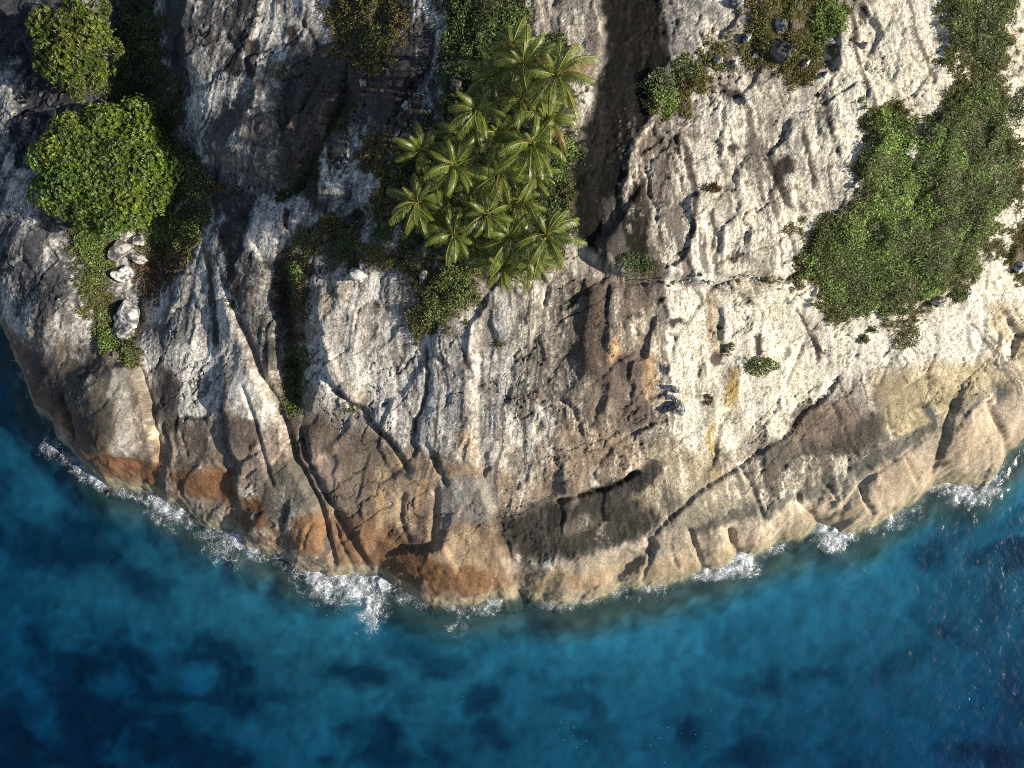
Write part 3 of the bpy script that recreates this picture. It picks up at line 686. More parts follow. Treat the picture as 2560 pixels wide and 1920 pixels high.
relief_s = blur(relief, 1)
big = blur(relief, 16)
Z = B0.copy()
land = sstep(-1.5, 0.8, D)
for _ in range(5):
    U, V = to_map(X, Y, Z)
    Z = 0.5 * Z + 0.5 * (B0 + map_samp(big, U, V) * land)
U, V = to_map(X, Y, Z)
wu = 7 * fbm(U / 70, V / 70, 3, 31) + 4.5 * fbm(U / 17, V / 17, 3, 33)
wv = 7 * fbm(U / 70, V / 70, 3, 41) + 4.5 * fbm(U / 17, V / 17, 3, 43)
Uw, Vw = U + wu, V + wv
rl = map_samp(relief_s, U + wu - 3.2 * fbm(U / 17, V / 17, 3, 33), V + wv - 3.2 * fbm(U / 17, V / 17, 3, 43))
cr = map_samp(crust, Uw, Vw); st = map_samp(strk, Uw, Vw); rg = map_samp(rough, Uw, Vw)
foot = sstep(10, 2, D)
rg = rg * (1 - 0.45 * foot)

# run-off lines and flutes fan out downhill
fan = np.arctan2(Uw - 1300, Vw + 2600) * 3200 + 30 * fbm(U / 260, V / 260, 2, 49) + 6 * fbm(U / 60, V / 80, 2, 47)
s1 = fbm(fan / 16, V / 330, 3, 51); s2 = fbm(fan / 7, V / 150, 3, 61); s3 = fbm(fan / 48, V / 380, 2, 71)
n70 = fbm(U / 75, V / 90, 3, 81); n12 = fbm(U / 12, V / 19, 3, 91); n5 = vnoise(U / 4.4, V / 6.2, 95); n30 = fbm(U / 28, V / 44, 3, 97)
nF = vnoise(U / 2.6, V / 3.2, 98)
n200 = fbm(U / 170, V / 210, 3, 87)
cN = 0.34 * n200 + 0.13 * nF + 0.22 * n70 + 0.20 * n30 + 0.26 * s1 + 0.20 * s2 + 0.20 * s3 + 0.22 * n12 + 0.12 * n5
cM = sstep(-0.34, 0.36, cN + (cr - 0.585) * 1.25)
sN = 0.50 * s1 + 0.34 * s2 + 0.34 * s3 + 0.14 * n12
sM = sstep(0.19, 0.31, sN + (st - 0.54) * 0.62)
thin1 = sstep(0.085, 0.02, np.abs(vnoise(fan / 15, V / 330, 53))) * sstep(-0.18, 0.16, fbm(U / 40, V / 120, 2, 57) + (st - 0.45) * 0.7)
thin2 = sstep(0.075, 0.02, np.abs(vnoise(fan / 8, V / 150, 55))) * sstep(0.0, 0.3, fbm(U / 34, V / 80, 2, 59) + (st - 0.45) * 0.7)
sM = np.maximum(sM, np.maximum(0.85 * thin1, 0.75 * thin2) * (0.65 + 0.5 * n12)) * sstep(0.03, 0.14, st)

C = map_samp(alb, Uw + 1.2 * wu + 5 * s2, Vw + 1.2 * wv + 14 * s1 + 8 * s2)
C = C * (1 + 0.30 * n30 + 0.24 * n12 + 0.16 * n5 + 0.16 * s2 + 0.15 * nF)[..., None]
warm = np.clip(0.5 + 0.9 * n70 + 0.4 * n30, 0, 1)[..., None] * sstep(1000, 1600, U)[..., None] * 0.65 + 0.26 + 0.20 * sstep(1000, 1600, U)[..., None]
white = np.array((0.56, 0.54, 0.515), np.float32) * (1 - warm) + np.array((0.76, 0.68, 0.53), np.float32) * warm
white = white * (1 + 0.20 * nF + 0.22 * n12 + 0.18 * n5 + 0.16 * n30 + 0.20 * s2)[..., None]
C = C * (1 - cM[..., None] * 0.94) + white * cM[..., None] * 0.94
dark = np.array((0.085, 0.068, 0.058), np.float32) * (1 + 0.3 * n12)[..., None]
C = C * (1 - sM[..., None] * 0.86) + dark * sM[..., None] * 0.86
spk = sstep(0.50, 0.68, 0.6 * n5 + 0.5 * vnoise(U / 9, V / 9, 99) + 0.25 * n30) * np.clip(rg, 0, 1) * 0.65
C = C * (1 - spk[..., None]) + np.array((0.06, 0.052, 0.045), np.float32) * spk[..., None]
crk = np.maximum(sstep(0.10, 0.02, np.abs(vnoise(U / 11 + 0.8 * n12, V / 15, 195))) * sstep(0.0, 0.4, fbm(U / 22, V / 26, 2, 196) + 0.1),
                 sstep(0.11, 0.02, np.abs(vnoise((U + V) / 12, (V - U) / 7.5 + 0.8 * n5, 197))) * sstep(0.05, 0.4, fbm(U / 26, V / 22, 2, 198) + 0.1)) * np.clip(rg, 0, 1)
C = C * (1 - 0.55 * crk[..., None])
# warm stain right round the foot, then the tide band and drowned rock
wb = sstep(6.5, 3.0, D + 2.2 * n70 + 1.2 * n30 + 1.5 * s1) * sstep(0.8, 1.8, D) * (0.52 + 0.5 * np.clip(n70 + 0.3 * n30, -0.4, 0.6)) * (0.7 + 0.3 * sstep(2000, 1250, U))
wmix = sstep(1150, 1550, U)[..., None]
wcol = (np.array((0.165, 0.098, 0.055), np.float32) * (1 - wmix) + np.array((0.325, 0.245, 0.16), np.float32) * wmix) * (1 + 0.3 * n12 + 0.25 * s2)[..., None]
C = C * (1 - wb[..., None]) + wcol * wb[..., None]
hgt = D + 0.5 * n30 + 0.25 * n12
tb = sstep(2.0, 1.45, hgt)
tide = np.array(OLV, np.float32) * (1 + 0.35 * n12 + 0.2 * n30)[..., None]
C = C * (1 - tb[..., None] * 0.85) + tide * tb[..., None] * 0.85
dn = sstep(0.3, -1.0, D)[..., None]
C = C * (1 - dn) + np.array((0.085, 0.082, 0.062), np.float32) * dn
C = np.clip(C, 0.005, 0.78)

def terrace(q, k):
    q = q * k; f = np.floor(q)
    return (f + sstep(0.25, 0.6, q - f)) / k
lineA = np.abs(fbm((X * 0.8 + Y * 0.5) / 7.0 + 0.3 * n30, (Y * 0.8 - X * 0.5) / 3.4, 3, 141)); lineB = np.abs(fbm((X * 0.7 - Y * 0.6) / 3.0, (Y * 0.7 + X * 0.6) / 7.5 + 0.3 * n12, 3, 151))
ck = np.maximum(sstep(0.030, 0.006, lineA) * sstep(-0.05, 0.25, fbm(X / 8, Y / 8, 2, 161)), sstep(0.026, 0.006, lineB) * sstep(0.0, 0.25, fbm(X / 7, Y / 7, 2, 171)))
ck = ck * sstep(0.5, 4, D) * np.clip(rg + 0.2, 0, 1)
C = C * (1 - 0.62 * ck[..., None])
flake = terrace(fbm(fan / 30, V / 90, 3, 181), 5.0) * 0.28 + terrace(fbm(fan / 11, V / 46, 2, 191), 4.0) * 0.09
det = (0.45 * fbm(X / 9.0, Y / 9.0, 3, 101) - 0.22 * ck + rg * (0.34 * flake + 0.14 * s3 + 0.06 * s1 + 0.06 * s2 + 0.04 * ridged(fan / 22, V / 280, 2, 131)
       + 0.10 * fbm(X / 2.4, Y / 3.8, 3, 111) + 0.04 * fbm(X / 0.7, Y / 0.9, 2, 121) + 0.022 * nF + 0.05 * cM - 0.07 * sM - 0.05 * spk - 0.045 * crk))
Z = B0 + (rl + det) * land
Z = np.where(D > 0.4, np.maximum(Z, 0.12 * D), Z).astype(np.float32)

nx, ny = len(GX), len(GY)
keep = (Z > -2.4)
kf = keep[:-1, :-1] | keep[1:, :-1] | keep[:-1, 1:] | keep[1:, 1:]
F = grid_faces(nx, ny, kf)
Vv = np.stack([X.ravel(), Y.ravel(), Z.ravel()], 1)
Vv, F, Ca, Ra = compact(Vv, F, C.reshape(-1, 3), rg.ravel())
me = np_mesh('granite_headland', Vv, F)
set_color(me, Ca); set_float(me, np.clip(Ra, 0.15, 1.2), 'coarse')
hl = add_obj('granite_headland', me, M_ROCK, kind='structure', label='weathered granite headland sloping down into the sea')

# ------------------------------------------------------------------ looking up ground positions
CORE_X0, CORE_Y0, CST = -77.0, -34.0, 0.135
ix0 = int(np.searchsorted(GX, -77.0 - 1e-3)); iy0 = int(np.searchsorted(GY, -34.0 - 1e-3))
Zc = Z[iy0:iy0 + 571, ix0:ix0 + 1141]
def ground(x, y):
    return samp(Zc, np.asarray(x, np.float32), np.asarray(y, np.float32), CORE_X0, CORE_Y0, CST)
def place(u, v, up=0.0):
    """map pixel -> points on the ground (plus `up` metres above it)"""
    u = np.asarray(u, np.float32); v = np.asarray(v, np.float32)
    z = np.full(u.shape, 12.0, np.float32)
    for k in range(14):
        x = (u - 1280) / FPX * (CAM_H - z - up); y = (960 - v) / FPX * (CAM_H - z - up)
        z = 0.5 * z + 0.5 * ground(x, y)
    return x, y, ground(x, y)

# ------------------------------------------------------------------ sea bed
BX = axis(-80, 80, 0.4, (900, 900), 1.15); BY = axis(-62, 30, 0.4, (900, 900), 1.15)
bX, bY = np.meshgrid(BX, BY)
bD = -shore_dist(bX, bY)                       # metres off shore
bU, bV = 1280 + bX * FPX / (CAM_H + 6.5), 960 - bY * FPX / (CAM_H + 6.5)
q1 = 1.6 * fbm(bX / 9, bY / 9, 3, 231); q2 = 1.6 * fbm(bX / 9, bY / 9, 3, 241)
n1 = fbm((bX + q1) / 15, (bY + q2) / 11, 4, 201); n2 = fbm((bX + q1) / 5, (bY + q2) / 4.2, 4, 211); n3 = fbm(bX / 1.6, bY / 1.6, 3, 221)
dep = 1.5 + 3.2 * sstep(2.5, 9, bD) + 0.075 * np.clip(bD, 0, 60) + 0.7 * n1 + 0.35 * n2 + 0.6 * sstep(-22, -66, bX) * sstep(6, 26, bD) + 1.0 * sstep(16, 40, bD) * sstep(35, 68, bX)
bZ = -np.clip(dep, 1.6, 16)
bZ = np.where(bD < 0, np.maximum(-3.2, bZ) - 1.2, bZ)
reef = sstep(-0.02, 0.42, 0.62 * n1 + 0.5 * n2 + 0.10 * n3 - 0.08 + 0.20 * sstep(10, -30, bX) * sstep(8, 18, bD))
reef = reef * sstep(5, 11, bD + 3 * n2)
def bed_blob(u, v, ru, rv, k, rot=0):
    c, sn = math.cos(R(rot)), math.sin(R(rot))
    a = ((bU - u) * c + (bV - v) * sn) / ru; b = (-(bU - u) * sn + (bV - v) * c) / rv
    q = 1 - np.sqrt(a * a + b * b) + 0.55 * n2 + 0.25 * n3
    return k * sstep(0.0, 0.75, q)
for q in ((340, 1440, 130, 60, .9, 20), (260, 1580, 70, 60, .5, 0), (560, 1620, 150, 60, .9, 12), (900, 1680, 170, 45, 1.0, 6), (700, 1740, 100, 40, .7, 0), (1100, 1660, 120, 40, .7, -5), (20, 860, 60, 90, 1.0, 0),
          (60, 1800, 120, 60, .5, 0), (1420, 1750, 140, 40, .7, 0), (1850, 1720, 90, 30, .5, 20), (2250, 1650, 120, 40, .6, -30), (2480, 1480, 60, 120, .6, 10), (1150, 1830, 90, 40, .5, 0), (180, 1290, 60, 30, .6, 30)):
    reef = np.maximum(reef, bed_blob(*q))
lite = np.zeros_like(reef)
for q in ((480, 1700, 110, 60, .9, 0), (270, 1720, 80, 60, .7, 0), (880, 1560, 200, 45, .8, 6), (1400, 1610, 160, 50, .9, -4), (1640, 1600, 170, 60, 1.0, -6), (1900, 1520, 140, 60, .8, -20), (640, 1490, 100, 40, .6, 20), (120, 1240, 90, 70, .6, 0), (60, 1050, 60, 70, .7, 0), (1300, 1500, 60, 60, .5, 0), (620, 1840, 160, 60, .5, 0), (2200, 1440, 120, 60, .6, -25)):
    lite = np.maximum(lite, bed_blob(*q))
reef = reef * (1 - 0.85 * lite)
sand = np.array((0.40, 0.385, 0.34), np.float32); wrack = np.array((0.10, 0.115, 0.12), np.float32); rockb = np.array((0.080, 0.076, 0.060), np.float32)
bC = sand * (1 - reef[..., None]) + wrack * reef[..., None]
bC = bC * (0.80 + 0.25 * lite + 0.14 * n2 + 0.20 * n3 + 0.10 * vnoise(bX / 0.9, bY / 0.9, 251) + 0.22 * sstep(5, 9, bD) * sstep(22, 13, bD) * sstep(-25, 5, bX))[..., None]
inshore = sstep(9.5, 2.5, bD + 2.2 * n2 + 0.8 * n3)[..., None]
bC = bC * (1 - 0.96 * inshore) + rockb * (1 + 0.4 * n3)[..., None] * 0.96 * inshore
bC = np.clip(bC, 0.02, 0.75)
Vb = np.stack([bX.ravel(), bY.ravel(), bZ.ravel() - 0.5 * reef.ravel() * 0], 1)
meb = np_mesh('sea_bed', Vb, grid_faces(len(BX), len(BY)))
set_color(meb, bC.reshape(-1, 3)); set_float(meb, np.full(len(Vb), 0.5), 'coarse')
add_obj('sea_bed', meb, rock_material('sand_and_reef', 0.3, 0.5, 0.0), kind='structure', label='pale sand and dark reef on the sea bed')

# ------------------------------------------------------------------ sea: a closed body of absorbing water with a rippled top
WX = axis(-78, 78, 0.25, (880, 880), 1.15); WY = axis(-60, 24, 0.25, (880, 880), 1.15)
wX, wY = np.meshgrid(WX, WY)
wD = -shore_dist(wX, wY)
wU, wV = 1280 + wX * FPX / CAM_H, 960 - wY * FPX / CAM_H
m1 = fbm(wX / 3.2, wY / 3.2, 3, 301); m2 = fbm(wX / 0.9, wY / 0.9, 2, 311); m3 = fbm(wX / 9, wY / 9, 3, 321)
wZ = 0.10 * m1 + 0.05 * m2 + 0.12 * m3
foam = 0.36 * sstep(1.8, 0.1, np.abs(wD - 0.4) + 0.9 * m1) * (0.55 + 0.9 * m3)
def foam_blob(u, v, ru, rv, k, rot=0):
    global foam
    c, sn = math.cos(R(rot)), math.sin(R(rot))
    ru, rv = ru * 1.3, rv * 1.45
    a = ((wU - u) * c + (wV - v) * sn) / ru; b = (-(wU - u) * sn + (wV - v) * c) / rv
    q = np.exp(-(a * a + b * b)) * (1 + 0.7 * m1 + 0.4 * m2)
    foam = np.maximum(foam, k * q)
for q in ((130, 1112, 26, 24, .50, 0), (178, 1125, 22, 30, .6, 30), (212, 1165, 26, 42, .85, -35), (245, 1195, 40, 20, .75, 30), (330, 1228, 90, 26, .38, 10), (420, 1262, 52, 26, .75, 35), (448, 1275, 18, 14, 1.0, 0), (420, 1290, 60, 30, .42, 20),
          (520, 1325, 70, 24, .50, 15), (600, 1345, 44, 26, .75, 20), (570, 1375, 70, 40, .36, 20), (700, 1388, 30, 18, 1.0, 10), (640, 1372, 60, 20, .65, 20), (790, 1440, 56, 26, 1.0, 8), (850, 1462, 80, 34, 1.0, 5), (890, 1475, 60, 34, .95, 0), (930, 1510, 34, 50, .68, 15), (925, 1560, 26, 30, .46, 20),
          (960, 1455, 20, 22, .85, 0), (1020, 1495, 60, 14, .5, 15), (1140, 1520, 60, 14, .36, 0), (1225, 1515, 34, 16, .75, -25), (1180, 1528, 60, 18, .42, 0), (1140, 1570, 26, 40, .40, -25), (1390, 1516, 70, 10, .5, 5), (1460, 1505, 40, 10, .55, -15), (1560, 1480, 40, 16, .5, 0), (1625, 1468, 46, 18, .68, 0), (1600, 1490, 60, 18, .40, -5),
          (1740, 1442, 40, 10, .5, -15), (1778, 1432, 24, 14, .85, 10), (1812, 1428, 34, 18, .95, -10), (1850, 1402, 30, 24, 1.0, -35), (1868, 1420, 30, 20, .55, 0), (1935, 1370, 30, 14, .7, -30), (2062, 1318, 30, 20, 1.1, 10), (2078, 1338, 36, 28, .9, 30), (2120, 1338, 40, 10, .6, 5), (2180, 1326, 50, 10, .55, -25), (2240, 1298, 60, 26, .62, -28), (2300, 1252, 40, 14, .6, -35),
          (2340, 1216, 34, 16, .8, 0), (2400, 1230, 70, 24, .72, 8), (2470, 1215, 40, 26, .8, -20), (2490, 1190, 26, 20, 1.0, -40)):
    foam_blob(*q)
fl = np.zeros_like(foam)                        # scattered flecks: whitecaps and sun glints painted white
for q in ((780, 1590, 150, 30, .30, 5), (1450, 1840, 130, 60, .42, 0), (1700, 1850, 150, 60, .38, -10), (1810, 1780, 60, 40, .36, 0), (1180, 1720, 60, 60, .30, 0), (880, 1500, 200, 60, .30, 0), (2300, 1420, 120, 60, .22, -30), (700, 1540, 60, 30, .25, 30), (300, 1380, 90, 60, .22, 30), (60, 1040, 40, 60, .26, 0), (2440, 1750, 120, 80, .34, 0), (1240, 1580, 120, 60, .26, 0), (560, 1690, 60, 60, .16, 0)):
    c_ = ((wU - q[0]) / q[2]) ** 2 + ((wV - q[1]) / q[3]) ** 2
    fl = np.maximum(fl, q[4] * np.exp(-c_))
wZ = wZ + 0.35 * np.clip(foam, 0, 1) * (0.6 + 0.8 * m2)
top = np.stack([wX.ravel(), wY.ravel(), wZ.ravel()], 1)
nwx, nwy = len(WX), len(WY)
Ft = grid_faces(nwx, nwy)
rim = np.concatenate([np.arange(nwx), np.arange(1, nwy) * nwx + nwx - 1, (nwy - 1) * nwx + np.arange(nwx - 2, -1, -1), np.arange(nwy - 2, 0, -1) * nwx])
low = top[rim].copy(); low[:, 2] = -40.0
nb = len(top); nr = len(rim)
Fs = np.stack([rim, np.arange(nr) + nb, (np.arange(nr) + 1) % nr + nb, np.roll(rim, -1)], 1)
cen = np.array([[0, 0, -40.0]], np.float32)
Fb = np.stack([np.arange(nr) + nb, np.full(nr, nb + nr), np.full(nr, nb + nr), (np.arange(nr) + 1) % nr + nb], 1)
Vw_ = np.concatenate([top, low, cen]); 
mew = bpy.data.meshes.new('sea')
allF = [tuple(f) for f in Fs.tolist()] ; tri = [(a, b, d) for a, b, c, d in Fb.tolist()]
mt = np_mesh('sea', Vw_, np.concatenate([np.concatenate([Ft, Fs])[:, [0, 1, 2]], np.concatenate([Ft, Fs])[:, [0, 2, 3]], np.array(tri, np.int32)]))
ff = np.zeros(len(Vw_), np.float32); ff[:nb] = foam.ravel(); set_float(mt, ff, 'foam')
ff = np.zeros(len(Vw_), np.float32); ff[:nb] = fl.ravel(); set_float(mt, ff, 'flecks')
bpy.data.meshes.remove(mew)
def water_material():
    t = NT('sea_water')
    co = t.node('ShaderNodeTexCoord').outputs['Object']
    n1 = t.noise(co, 0.55, 2, 0.5, 0.6); n2 = t.noise(co, 2.2, 1, 0.5)
    h = t.math('ADD', t.math('MULTIPLY', n1, 0.5), t.math('MULTIPLY', n2, 0.16))
    b = t.node('ShaderNodeBump'); b.inputs['Strength'].default_value = 0.24; b.inputs['Distance'].default_value = 1.0
    t.link(h, b.inputs['Height'])
    gl = t.node('ShaderNodeBsdfGlossy'); gl.inputs['Roughness'].default_value = 0.22; t.link(b.outputs[0], gl.inputs['Normal'])
    tr = t.node('ShaderNodeBsdfTransparent')
    lw = t.node('ShaderNodeLayerWeight'); lw.inputs['Blend'].default_value = 0.5; t.link(b.outputs[0], lw.inputs['Normal'])
    fz = t.math('MULTIPLY_ADD', t.math('POWER', lw.outputs['Facing'], 5.0), 0.98); t.put(fz.node, 2, 0.02)
    mx = t.node('ShaderNodeMixShader'); t.link(fz, mx.inputs[0]); t.link(tr.outputs[0], mx.inputs[1]); t.link(gl.outputs[0], mx.inputs[2])
    # foam: lacy filaments where the surf breaks, flecks of whitecap and painted sun glint farther out
    fo = t.node('ShaderNodeAttribute', attribute_name='foam').outputs['Fac']
    fk = t.node('ShaderNodeAttribute', attribute_name='flecks').outputs['Fac']
    wv = t.node('ShaderNodeTexNoise'); t.link(co, wv.inputs['Vector']); wv.inputs['Scale'].default_value = 0.55; wv.inputs['Detail'].default_value = 3
    vm = t.node('ShaderNodeVectorMath'); vm.operation = 'MULTIPLY_ADD'; t.link(wv.outputs['Color'], vm.inputs[0]); vm.inputs[1].default_value = (2.6, 2.6, 2.6); t.link(co, vm.inputs[2])
    def threads(sc, dt):
        q = t.noise(vm.outputs[0], sc, dt, 0.6)
        return t.math('SUBTRACT', 1.0, t.math('MULTIPLY', t.math('ABSOLUTE', t.math('SUBTRACT', q, 0.5)), 15.0), True)
    e1 = threads(0.9, 1); e2 = threads(1.9, 1)
    e = t.math('MAXIMUM', e1, t.math('MULTIPLY', e2, 0.9))
    nn = t.noise(co, 0.9, 5, 0.7)
    lvl = t.math('ADD', fo, t.math('MULTIPLY', t.math('SUBTRACT', nn, 0.5), 1.3))
    lim = t.math('SUBTRACT', 1.0, t.math('MULTIPLY', t.math('MAXIMUM', lvl, 0.0), 0.80))
    lace = t.math('MULTIPLY', t.math('SUBTRACT', e, lim), 1.5, True)
    lace = t.math('MULTIPLY', lace, t.ramp(t.math('ADD', fo, t.math('MULTIPLY', t.math('SUBTRACT', nn, 0.5), 0.5)), 0.12, 0.45))
    full = t.math('MULTIPLY', t.ramp(t.math('ADD', fo, t.math('MULTIPLY', t.math('SUBTRACT', nn, 0.5), 1.8)), 1.15, 2.1), 0.85)
    milk = t.math('MULTIPLY', t.ramp(t.math('ADD', fo, t.math('MULTIPLY', t.math('SUBTRACT', nn, 0.5), 0.9)), 0.25, 1.25), 0.42)
    full = t.math('MAXIMUM', full, milk)
    sp = t.noise(co, 3.4, 2, 0.6, 0.8)
    dot = t.ramp(t.math('ADD', sp, t.math('MULTIPLY', fk, 0.24)), 0.78, 0.86)
    dot = t.math('MULTIPLY', dot, t.ramp(fk, 0.02, 0.16))
    mask = t.math('MAXIMUM', t.math('MAXIMUM', lace, full), t.math('MULTIPLY', dot, 0.8), True)
    fd = t.node('ShaderNodeBsdfDiffuse'); fd.inputs['Color'].default_value = (0.84, 0.87, 0.90, 1)
    m2 = t.node('ShaderNodeMixShader'); t.link(mask, m2.inputs[0]); t.link(mx.outputs[0], m2.inputs[1]); t.link(fd.outputs[0], m2.inputs[2])
    t.link(m2.outputs[0], t.out.inputs['Surface'])
    va = t.node('ShaderNodeVolumeAbsorption'); va.inputs['Density'].default_value = 0.235
    va.inputs['Color'].default_value = (0.12, 0.65, 0.81, 1)
    t.link(va.outputs[0], t.out.inputs['Volume'])
    return t.m
add_obj('sea', mt, water_material(), kind='structure', label='clear blue sea with white surf along the rocks')
# ------------------------------------------------------------------ plants
def leaf_material(name, rough=0.5, trans=0.28, spec=0.4):
    t = NT(name)
    col = t.node('ShaderNodeAttribute', attribute_name='tint').outputs['Color']
    oi = t.node('ShaderNodeObjectInfo').outputs['Random']
    hs = t.node('ShaderNodeHueSaturation'); t.link(col, hs.inputs['Color'])
    t.link(t.math('ADD', t.math('MULTIPLY', oi, 0.30), 0.85), hs.inputs['Value'])
    t.link(t.math('ADD', t.math('MULTIPLY', oi, 0.02), 0.49), hs.inputs['Hue'])
    p = t.node('ShaderNodeBsdfPrincipled'); p.inputs['Roughness'].default_value = rough; p.inputs['Specular IOR Level'].default_value = spec
    t.link(hs.outputs[0], p.inputs['Base Color'])
    tl = t.node('ShaderNodeBsdfTranslucent'); t.link(hs.outputs[0], tl.inputs['Color'])
    mx = t.node('ShaderNodeMixShader'); mx.inputs[0].default_value = trans
    t.link(p.outputs[0], mx.inputs[1]); t.link(tl.outputs[0], mx.inputs[2]); t.link(mx.outputs[0], t.out.inputs['Surface'])
    return t.m
M_LEAF = leaf_material('broad_leaf', 0.42, 0.25, 0.5)
M_SCRUB = leaf_material('scrub_leaf', 0.5, 0.32, 0.4)
M_GRASS = leaf_material('dry_grass', 0.7, 0.3, 0.2)
M_PALM = leaf_material('palm_leaf', 0.36, 0.18, 0.5)
def bark_material():
    t = NT('bark')
    co = t.node('ShaderNodeTexCoord').outputs['Object']
    n = t.noise(co, 7.0, 4, 0.6)
    p = t.node('ShaderNodeBsdfPrincipled'); p.inputs['Roughness'].default_value = 0.9
    t.link(t.mix(n, (0.09, 0.07, 0.05, 1), (0.24, 0.20, 0.155, 1)), p.inputs['Base Color'])
    b = t.node('ShaderNodeBump'); b.inputs['Strength'].default_value = 0.5; t.link(n, b.inputs['Height']); t.link(b.outputs[0], p.inputs['Normal'])
    t.link(p.outputs[0], t.out.inputs['Surface'])
    return t.m
M_BARK = bark_material()

def unit(a): return a / (np.linalg.norm(a, axis=-1, keepdims=True) + 1e-9)

def leaf_quads(P, dr, nr, L, W, col):
    """one folded four-cornered leaf at each point: P base, dr direction, nr upward normal"""
    dr = unit(dr); sd = unit(np.cross(nr, dr)); n2 = np.cross(dr, sd)
    L = np.asarray(L)[:, None]; W = np.asarray(W)[:, None]
    a = P; b = P + dr * L * 0.45 + sd * W * 0.5 + n2 * W * 0.18
    c = P + dr * L - n2 * L * 0.08; d = P + dr * L * 0.45 - sd * W * 0.5 + n2 * W * 0.18
    n = len(P)
    V = np.stack([a, b, c, d], 1).reshape(-1, 3)
    F = np.arange(n * 4).reshape(n, 4)
    return V, F, np.repeat(col, 4, 0)

def merge(parts):
    V, F, C, k = [], [], [], 0
    for v, f, c in parts:
        V.append(v); F.append(f + k); C.append(c); k += len(v)
    return np.concatenate(V), np.concatenate(F), np.concatenate(C)

def sphere_dirs(n):
    z = rng.uniform(-1, 1, n); a = rng.uniform(0, 2 * np.pi, n); r = np.sqrt(1 - z * z)
    return np.stack([r * np.cos(a), r * np.sin(a), z], 1)

PAL = {
 'green': np.array([(0.195, 0.285, 0.060), (0.27, 0.36, 0.085), (0.100, 0.170, 0.038), (0.38, 0.43, 0.18)]),
 'tree': np.array([(0.105, 0.155, 0.013), (0.155, 0.210, 0.021), (0.050, 0.090, 0.011), (0.23, 0.27, 0.055)]),
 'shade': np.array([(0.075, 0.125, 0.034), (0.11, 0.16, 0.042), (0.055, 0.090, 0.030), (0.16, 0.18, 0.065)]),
 'flower': np.array([(0.125, 0.165, 0.042), (0.185, 0.22, 0.055), (0.080, 0.115, 0.03), (0.38, 0.37, 0.25)]),
 'olive': np.array([(0.150, 0.150, 0.045), (0.20, 0.185, 0.06), (0.095, 0.105, 0.034), (0.26, 0.24, 0.10)]),
 'dry': np.array([(0.27, 0.215, 0.10), (0.20, 0.185, 0.07), (0.14, 0.145, 0.05), (0.36, 0.29, 0.15)]),
 'heath': np.array([(0.19, 0.115, 0.058), (0.24, 0.155, 0.075), (0.12, 0.09, 0.048), (0.15, 0.145, 0.05)]),
 'moss': np.array([(0.10, 0.115, 0.025), (0.14, 0.12, 0.045), (0.07, 0.085, 0.02), (0.17, 0.14, 0.06)]),
}
def pick_col(kind, n, noise=None, w=(0.4, 0.3, 0.22, 0.08)):
    k = rng.choice(4, n, p=w)
    c = PAL[kind][k] * rng.uniform(0.75, 1.25, (n, 1))
    if noise is not None: c = c * (1 + 0.45 * noise)[:, None]
    return np.clip(c, 0.012, 0.6)

def in_poly(px, py, poly):
    poly = smooth_line(list(poly) + [poly[0]], 4)[:-1]
    ins = np.zeros(px.shape, bool); d2 = np.full(px.shape, 1e9)
    n = len(poly)
    for i in range(n):
        a = poly[i]; b = poly[(i + 1) % n]; e = b - a
        t = np.clip(((px - a[0]) * e[0] + (py - a[1]) * e[1]) / (float(e @ e) + 1e-6), 0, 1)
        d2 = np.minimum(d2, (px - a[0] - t * e[0]) ** 2 + (py - a[1] - t * e[1]) ** 2)
        if a[1] != b[1]: ins ^= ((a[1] > py) != (b[1] > py)) & (px < e[0] * (py - a[1]) / e[1] + a[0])
    return ins, np.sqrt(d2)

def grass_blades(x, y, z, kind, L, per=9):
    """tufts of thin bent blades"""
    n = len(x) * per
    X0 = np.repeat(np.stack([x, y, z], 1), per, 0) + rng.normal(0, 0.07, (n, 3)) * (1, 1, 0)
    a = rng.uniform(0, 2 * np.pi, n); sp = rng.uniform(0.35, 1.25, n)
    wind = np.repeat(rng.normal(0, 0.35, (len(x), 2)), per, 0)
    d = unit(np.stack([np.cos(a) * sp + wind[:, 0], np.sin(a) * sp + wind[:, 1], np.full(n, 0.9)], 1))
    ll = rng.uniform(0.55, 1.2, n) * np.repeat(L, per) if np.ndim(L) else rng.uniform(0.55, 1.2, n) * L
    sd = unit(np.cross(d, (0, 0, 1.0))); w = 0.035
    ll = np.asarray(ll)[:, None]
    A = X0 - sd * w; Bq = X0 + sd * w; M = X0 + d * ll * 0.6; T = X0 + d * ll + np.array((0, 0, -0.35)) * ll * 0.6
    V = np.stack([A, Bq, M + sd * w * 0.7, T], 1).reshape(-1, 3)
    F = np.arange(n * 4).reshape(n, 4)
    return V, F, np.repeat(pick_col(kind, n), 4, 0)

